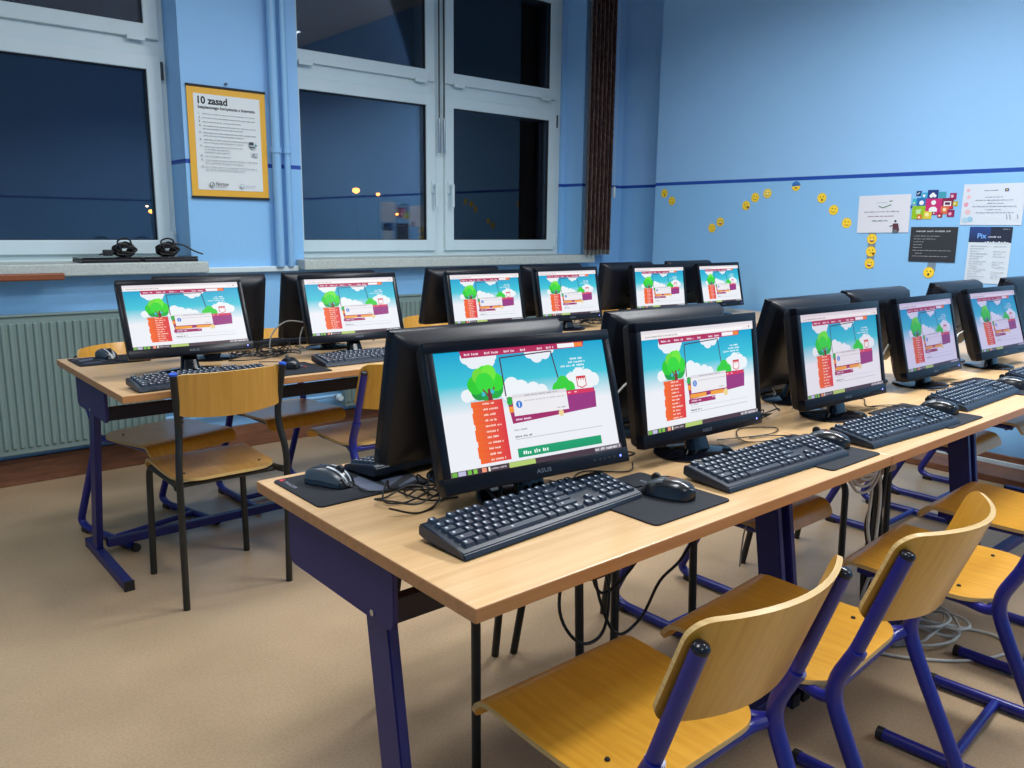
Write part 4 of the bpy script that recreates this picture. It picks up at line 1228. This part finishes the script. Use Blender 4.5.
c.disc(.20, .945, .036, (60, 64, 60)); c.disc(.20, .945, .028, (226, 232, 232)); c.line((.185, .945), (.198, .957), .003, (40, 44, 40)); c.line((.198, .957), (.222, .925), .003, (40, 44, 40))
c.text('Norton', .255, .95, .022, (50, 52, 56), bold=.02); c.scribble(.255, .40, .972, .008, (150, 154, 160), 40)
c.disc(.66, .945, .03, (160, 176, 190)); c.disc(.66, .945, .022, (226, 232, 232)); c.scribble(.71, .88, .945, .014, (170, 178, 188), 41)
c.build('paper', M['print'], t, loc=(.0, -.001, 0.0))
for z in (-.281, .281):
    b = bmesh.new(); add_box(b, (-.213, -.005, z-.006), (.213, .007, z+.006), bevel=.002); link('rod', b, M['black_matt'], t)
b = bmesh.new(); add_tube(b, [(.0, .008, .305), (0, -.006, .305)], .006, 8); link('hook', b, M['rod'], t)

# ---------------------------------------------------------------- stickers and sheets on the right wall
ROTW = (0, 0, R(-90))     # canvas faces -x
def wall_canvas(c, name, y, z, label, cat, tilt=0.0, off=.0015, back=.0008, group=None, thick=(225, 225, 225)):
    # canvas: local +x -> world -y ; facing -y -> -x
    o = c.build(name, M['print'], None, loc=(XB-off, y, z), back=back, thick_col=thick)
    o.rotation_euler = Matrix.Rotation(R(-90), 3, 'Z').to_euler()
    o.rotation_euler = (Matrix.Rotation(R(-90), 3, 'Z') @ Matrix.Rotation(tilt, 3, 'Y')).to_euler()
    return tag(o, label, cat, group)
emo = [(3.865, 1.507, 'oh', 'leftmost surprised yellow face sticker near the room corner'), (3.793, 1.453, 'smile', 'orange-yellow smiling sticker just below the leftmost one'),
 (3.435, 1.265, 'smile', 'lowest yellow sticker in the dip of the left arc'), (3.37, 1.306, 'grin', 'laughing yellow sticker just above the one in the dip'),
 (3.175, 1.413, 'think', 'yellow sticker with a dark hand, third up the rising arc'), (3.11, 1.463, 'smile', 'yellow smiling sticker one step left of the arc top'),
 (3.021, 1.487, 'lines', 'pale yellow gridded face sticker at the top of the rising arc'), (2.822, 1.527, 'blue', 'blue and yellow scared face sticker highest on the wall'),
 (2.642, 1.451, 'oh', 'open-mouthed yellow sticker first right of the blue one'), (2.56, 1.379, 'smile', 'yellow smiling sticker midway down the right arc'),
 (2.47, 1.302, 'smile', 'yellow smiling sticker at the lower end of the right arc, beside the white sheet'), (2.306, 1.211, 'grin', 'top laughing sticker of the three stacked under the white sheet'),
 (2.305, 1.139, 'think', 'middle sticker of the three stacked under the white sheet'), (2.307, 1.069, 'grin', 'bottom sticker of the three stacked under the white sheet'),
 (1.966, 1.033, 'oh', 'surprised yellow sticker below the black text sheet')]
for i, (y, z, kind, lb) in enumerate(emo):
    D = .060
    me_c = Canvas(D, D, .0001)
    yel, dk_ = (250, 206, 40), (96, 60, 20)
    for q in range(1): me_c.disc(.5, .5, .5, yel, n=24)
    me_c.disc(.5, .47, .40, (255, 220, 60), n=20)
    if kind == 'blue': me_c.poly([(.5+.5*math.cos(a), .5-.5*math.sin(a)) for a in [math.pi*k/12 for k in range(13)]], (50, 120, 200))
    if kind == 'lines':
        for q in (.3, .5, .7): me_c.rect(q-.04, .2, q+.04, .8, (252, 240, 150)); me_c.rect(.2, q-.04, .8, q+.04, (252, 240, 150))
    for u in (.34, .66): me_c.disc(u, .38, .055 if kind != 'grin' else .045, dk_, rv=.07)
    if kind == 'oh': me_c.disc(.5, .68, .11, dk_, rv=.13)
    elif kind == 'grin': me_c.poly([(.24, .56), (.76, .56), (.66, .76), (.5, .82), (.34, .76)], (150, 50, 20)); me_c.rect(.32, .57, .68, .63, (250, 245, 230))
    elif kind == 'think': me_c.line((.36, .66), (.64, .62), .003, dk_); me_c.disc(.72, .74, .13, (120, 70, 30))
    elif kind == 'blue': me_c.disc(.5, .70, .13, dk_, rv=.08)
    else:
        for q in range(6):
            a, b2 = .28+.073*q, .28+.073*(q+1)
            fy = lambda t: .60+.14*(1-((t-.5)/.22)**2)
            me_c.line((a, fy(a)), (b2, fy(b2)), .0028, dk_)
    o = wall_canvas(me_c, 'face_sticker', y, z, lb, 'sticker', tilt=R((i*37 % 21)-10), back=0, off=.0016 if i not in (11, 12, 13, 14) else .003)
# grey tape strips behind the stacks
for (y, z0, z1, lb) in ((2.306, 1.04, 1.245, 'grey tape strip behind the three stacked stickers'), (1.955, 1.04, 1.09, 'grey tape strip below the black text sheet')):
    b = bmesh.new(); add_box(b, (XB-.0012, y-.022, z0), (XB, y+.022, z1)); tag(link('tape_strip', b, M['tape']), lb, 'tape')
# sheet 1
c = Canvas(.300, .212, .0002); c.rect(0, 0, 1, 1, (222, 226, 236)); c.scribble(.35, .56, .20, .02, (110, 150, 130), 1)
for a, b2 in (((.40, .29), (.48, .34)), ((.48, .34), (.56, .30)), ((.56, .30), (.64, .26)), ((.60, .17), (.66, .16))): c.line(a, b2, .005, (60, 120, 70))
c.scribble(.12, .80, .44, .03, (120, 110, 120), 2); c.scribble(.20, .72, .56, .03, (150, 90, 110), 3); c.scribble(.29, .62, .68, .035, (70, 70, 90), 4)
c.disc(.745, .70, .022, (60, 60, 70)); c.poly([(.70, .76), (.80, .76), (.83, .95), (.80, 1.0), (.70, 1.0)], (90, 50, 66)); c.line((.72, .80), (.64, .84), .006, (80, 40, 56)); c.rect(.70, .92, .79, 1.0, (100, 110, 120))
wall_canvas(c, 'paper_sheet', 2.252, 1.354, 'white landscape sheet with green mark and small figure, left of the colourful icons', 'paper', tilt=R(-1.2), off=.004)
# icons cluster
c = Canvas(.285, .19, .0001)
sq = [(.13, .02, .10, (16, 60, 110)), (.22, .07, .13, (60, 170, 215)), (.345, .0, .20, (18, 56, 128)), (.55, .06, .14, (60, 160, 180)), (.76, .10, .12, (150, 30, 90)),
      (.07, .24, .11, (60, 180, 190)), (.15, .22, .22, (24, 110, 180)), (.325, .245, .31, (200, 40, 116)), (.63, .235, .21, (130, 22, 74)), (.83, .33, .09, (190, 180, 60)),
      (.03, .43, .055, (24, 80, 170)), (.08, .45, .25, (150, 196, 30)), (.62, .46, .15, (220, 110, 70)), (.77, .45, .06, (216, 30, 60)), (.745, .57, .13, (150, 20, 80)),
      (.31, .60, .15, (222, 204, 60)), (.46, .61, .06, (140, 30, 60)), (.57, .65, .09, (170, 40, 50)), (.19, .70, .09, (220, 110, 40)), (.87, .2, .0, (0, 0, 0))]
for (u, v, s, col) in sq:
    if s: c.rect(u, v, u+s, v+s*1.5, col)
wh = (236, 240, 246)
c.disc(.475, .36, .045, wh); c.poly([(.40, .62), (.40, .53), (.44, .48), (.51, .48), (.55, .53), (.55, .62)], wh)
for (u, v, r) in ((.42, .17, .035), (.45, .13, .035), (.485, .17, .03)): c.disc(u, v, r, wh)
c.rect(.665, .33, .80, .46, wh); c.rect(.685, .355, .78, .43, (90, 20, 60))
c.disc(.25, .36, .045, wh); c.poly([(.15, .56), (.26, .54), (.24, .68), (.17, .68)], (190, 232, 170)); c.poly([(.25, .13), (.32, .13), (.285, .22)], wh)
c.disc(.805, .19, .028, (240, 180, 210)); c.disc(.80, .68, .03, (240, 170, 200)); c.disc(.69, .56, .035, (250, 220, 180)); c.disc(.375, .70, .04, (246, 240, 170)); c.disc(.23, .78, .024, (255, 220, 190)); c.disc(.61, .73, .02, (250, 220, 210)); c.line((.15, .12), (.20, .07), .004, wh)
c.disc(.50, .66, .014, wh); c.disc(.865, .40, .02, (240, 236, 170)); c.disc(.11, .37, .02, (200, 240, 220))
wall_canvas(c, 'icon_poster', 1.972, 1.387, 'cluster of colourful square icons with a white person symbol on the blue wall', 'poster', off=.0015, back=0)
# black text sheet
c = Canvas(.250, .190, .0002); c.rect(0, 0, 1, 1, (44, 48, 56)); c.scribble(.12, .90, .12, .05, (190, 196, 200), 5)
for i, (a, b2) in enumerate(((.08, .66), (.08, .56), (.08, .32), (.08, .30), (.08, .28), (.08, .90), (.14, .30), (.08, .86))): c.scribble(a, b2, .26+i*.083, .026, (170, 176, 180), 50+i)
wall_canvas(c, 'text_sheet', 1.960, 1.187, 'black sheet with pale lines of text below the colourful icons', 'paper', tilt=R(-.4), off=.005, thick=(60, 60, 66))
# certificate
c = Canvas(.297, .212, .0002); c.rect(0, 0, 1, 1, (214, 224, 236))
for (u, v, r, col) in ((.08, .15, .03, (230, 180, 190)), (.10, .32, .035, (236, 190, 200)), (.07, .50, .04, (226, 160, 180)), (.11, .68, .045, (230, 190, 200)), (.16, .86, .05, (150, 200, 226)), (.08, .88, .05, (170, 210, 232))): c.disc(u, v, r, col)
c.scribble(.35, .60, .16, .03, (130, 140, 160), 6); c.rect(.68, .12, .74, .19, (40, 60, 130)); c.disc(.71, .155, .012, (240, 210, 60))
for i, (a, b2) in enumerate(((.38, .66), (.22, .84), (.42, .70), (.18, .90), (.40, .66), (.25, .88))): c.scribble(a, b2, .32+i*.075, .022, (120, 130, 150), 60+i)
for u in (.75, .80, .92): c.line((u, .74), (u+.02, .86), .002, (60, 70, 100))
wall_canvas(c, 'certificate', 1.682, 1.400, 'pale certificate with pink and blue border, top right on the wall', 'certificate', tilt=R(.0), off=.003)
# Pix sheet
c = Canvas(.207, .296, .0002); c.rect(0, 0, 1, 1, (212, 224, 234)); c.rect(0, 0, 1, .275, (28, 38, 62)); c.grad(0, 0, .5, .275, (36, 70, 140), (28, 44, 80))
c.text('Pix', .20, .20, .036, (120, 180, 250), bold=.02); c.scribble(.46, .78, .175, .03, (200, 210, 225), 7); c.scribble(.78, .95, .04, .015, (150, 160, 180), 8)
for i in range(9): c.disc(.40+i*.065, .275, .02+.01*(i % 2), (212, 224, 234))
for i in range(14):
    v = .34+i*.045; c.scribble(.07, .50-.1*(i % 3), v, .013, (120, 130, 146), 70+i)
    if i % 4 != 1: c.scribble(.62, .92-.1*(i % 2), v, .013, (130, 140, 156), 90+i)
wall_canvas(c, 'information_sheet', 1.673, 1.137, 'tall white sheet with dark blue header below the certificate', 'paper', tilt=R(0), off=.003)

# ---------------------------------------------------------------- outside at night
b = bmesh.new(); add_box(b, (-120, 6, -4.2), (160, 200, -4)); struct('ground', b, M['asphalt'])
def street_lamp(px, py, dist, label, mat, r):
    ray = fw*F+rt*(px-512)-up*(py-384); ray = ray/Vector((ray.x, ray.y)).length
    p = Vector((0, 0, H))+ray*dist
    t = empty('street_lamp', (p.x, p.y, -4), 0, label, 'street lamp')
    bb = bmesh.new(); add_tube(bb, [(0, 0, 0), (0, 0, p.z+4-r)], .06, 8); link('pole', bb, M['asphalt'], t)
    bb = bmesh.new(); add_lathe(bb, [(0, -r), (r*.9, -r*.5), (r, 0), (r*.8, r*.4), (0, r*.6)], 12, c=(0, 0, p.z+4)); link('lamp_head', bb, mat, t, smooth=True)
street_lamp(151, 211, 60, 'orange street lamp outside, seen low through the left window', M['lamp'], .17)
street_lamp(147, 206, 70, 'small white lamp outside, just above the orange one through the left window', M['lamp_w'], .10)
street_lamp(356, 190, 55, 'brightest orange street lamp outside, through the right window, left pane', M['lamp'], .24)
street_lamp(378, 194, 70, 'smaller orange street lamp outside, right of the brightest one', M['lamp'], .17)
street_lamp(397, 214, 80, 'faint orange lamp outside, lowest of those in the left pane of the right window', M['lamp'], .15)
street_lamp(480, 194, 60, 'faint yellow lamp outside, upper one in the right pane', M['lamp_w'], .10)
street_lamp(491, 226, 80, 'tiny red-orange lamp outside, lower one in the right pane', M['lamp'], .14)

# ---------------------------------------------------------------- light
def area(x, y, z, sx, sy, power, col=(1, .97, .93), spread=150):
    l = bpy.data.lights.new('ceiling_lamp', 'AREA'); l.shape = 'RECTANGLE'; l.size = sx; l.size_y = sy
    l.energy = power; l.color = col; l.spread = R(spread)
    o = bpy.data.objects.new('ceiling_lamp', l); COL.objects.link(o); o.location = (x, y, z)
    return o
for (x, y, p, o) in ((.2, -1.4, .5, 0), (3.95, -1.4, 1.3, 0), (.2, .75, .95, 0), (2.95, .75, 2.3, 1), (2.95, 2.0, 1.1, 0), (.1, 2.9, .5, 0), (1.7, 2.9, .65, 0)):
    area(x, y, 2.95, .3 if o else 1.2, 1.2 if o else .3, 29*p, col=(.96, .98, 1.0), spread=165)
# repeats share a group per kind and row
for o in list(COL.objects):
    if o.parent or o.get('kind') or 'category' not in o: continue
    n = o.name.split('.')[0]; far = o.location.y > 2.2
    row = 'far row' if far else 'near row'
    g = {'school_chair': 'school chairs along the '+row, 'computer_monitor': 'monitors on the '+row, 'keyboard': 'keyboards on the '+row,
         'mouse_mat': 'mouse mats on the '+row, 'computer_mouse': 'mice on the '+row, 'computer_desk': 'desks of the '+row, 'face_sticker': 'face stickers on the right wall',
         'street_lamp': 'street lamps outside', 'monitor_cables': 'cable tangles on the desks', 'network_cable': 'pale network cables', 'closed_laptop': 'flat devices on the left sill',
         'bundled_cable': 'bundled cables on the left sill', 'radiator': 'radiators under the windows', 'heating_pipe': 'vertical heating pipes', 'tape_strip': 'grey tape strips on the wall',
         'thin_cable': 'thin cords on the near desks', 'pipe': 'pipes between the radiators'}.get(n)
    if g: o['group'] = g
w = bpy.data.worlds.new('night'); scene.world = w; w.use_nodes = True
w.node_tree.nodes['Background'].inputs[0].default_value = (.006, .010, .022, 1)
w.node_tree.nodes['Background'].inputs[1].default_value = 1.0
scene.view_settings.view_transform = 'Standard'; scene.view_settings.look = 'None'
scene.view_settings.gamma = 1; scene.view_settings.use_curve_mapping = False
scene.view_settings.exposure = 0.0
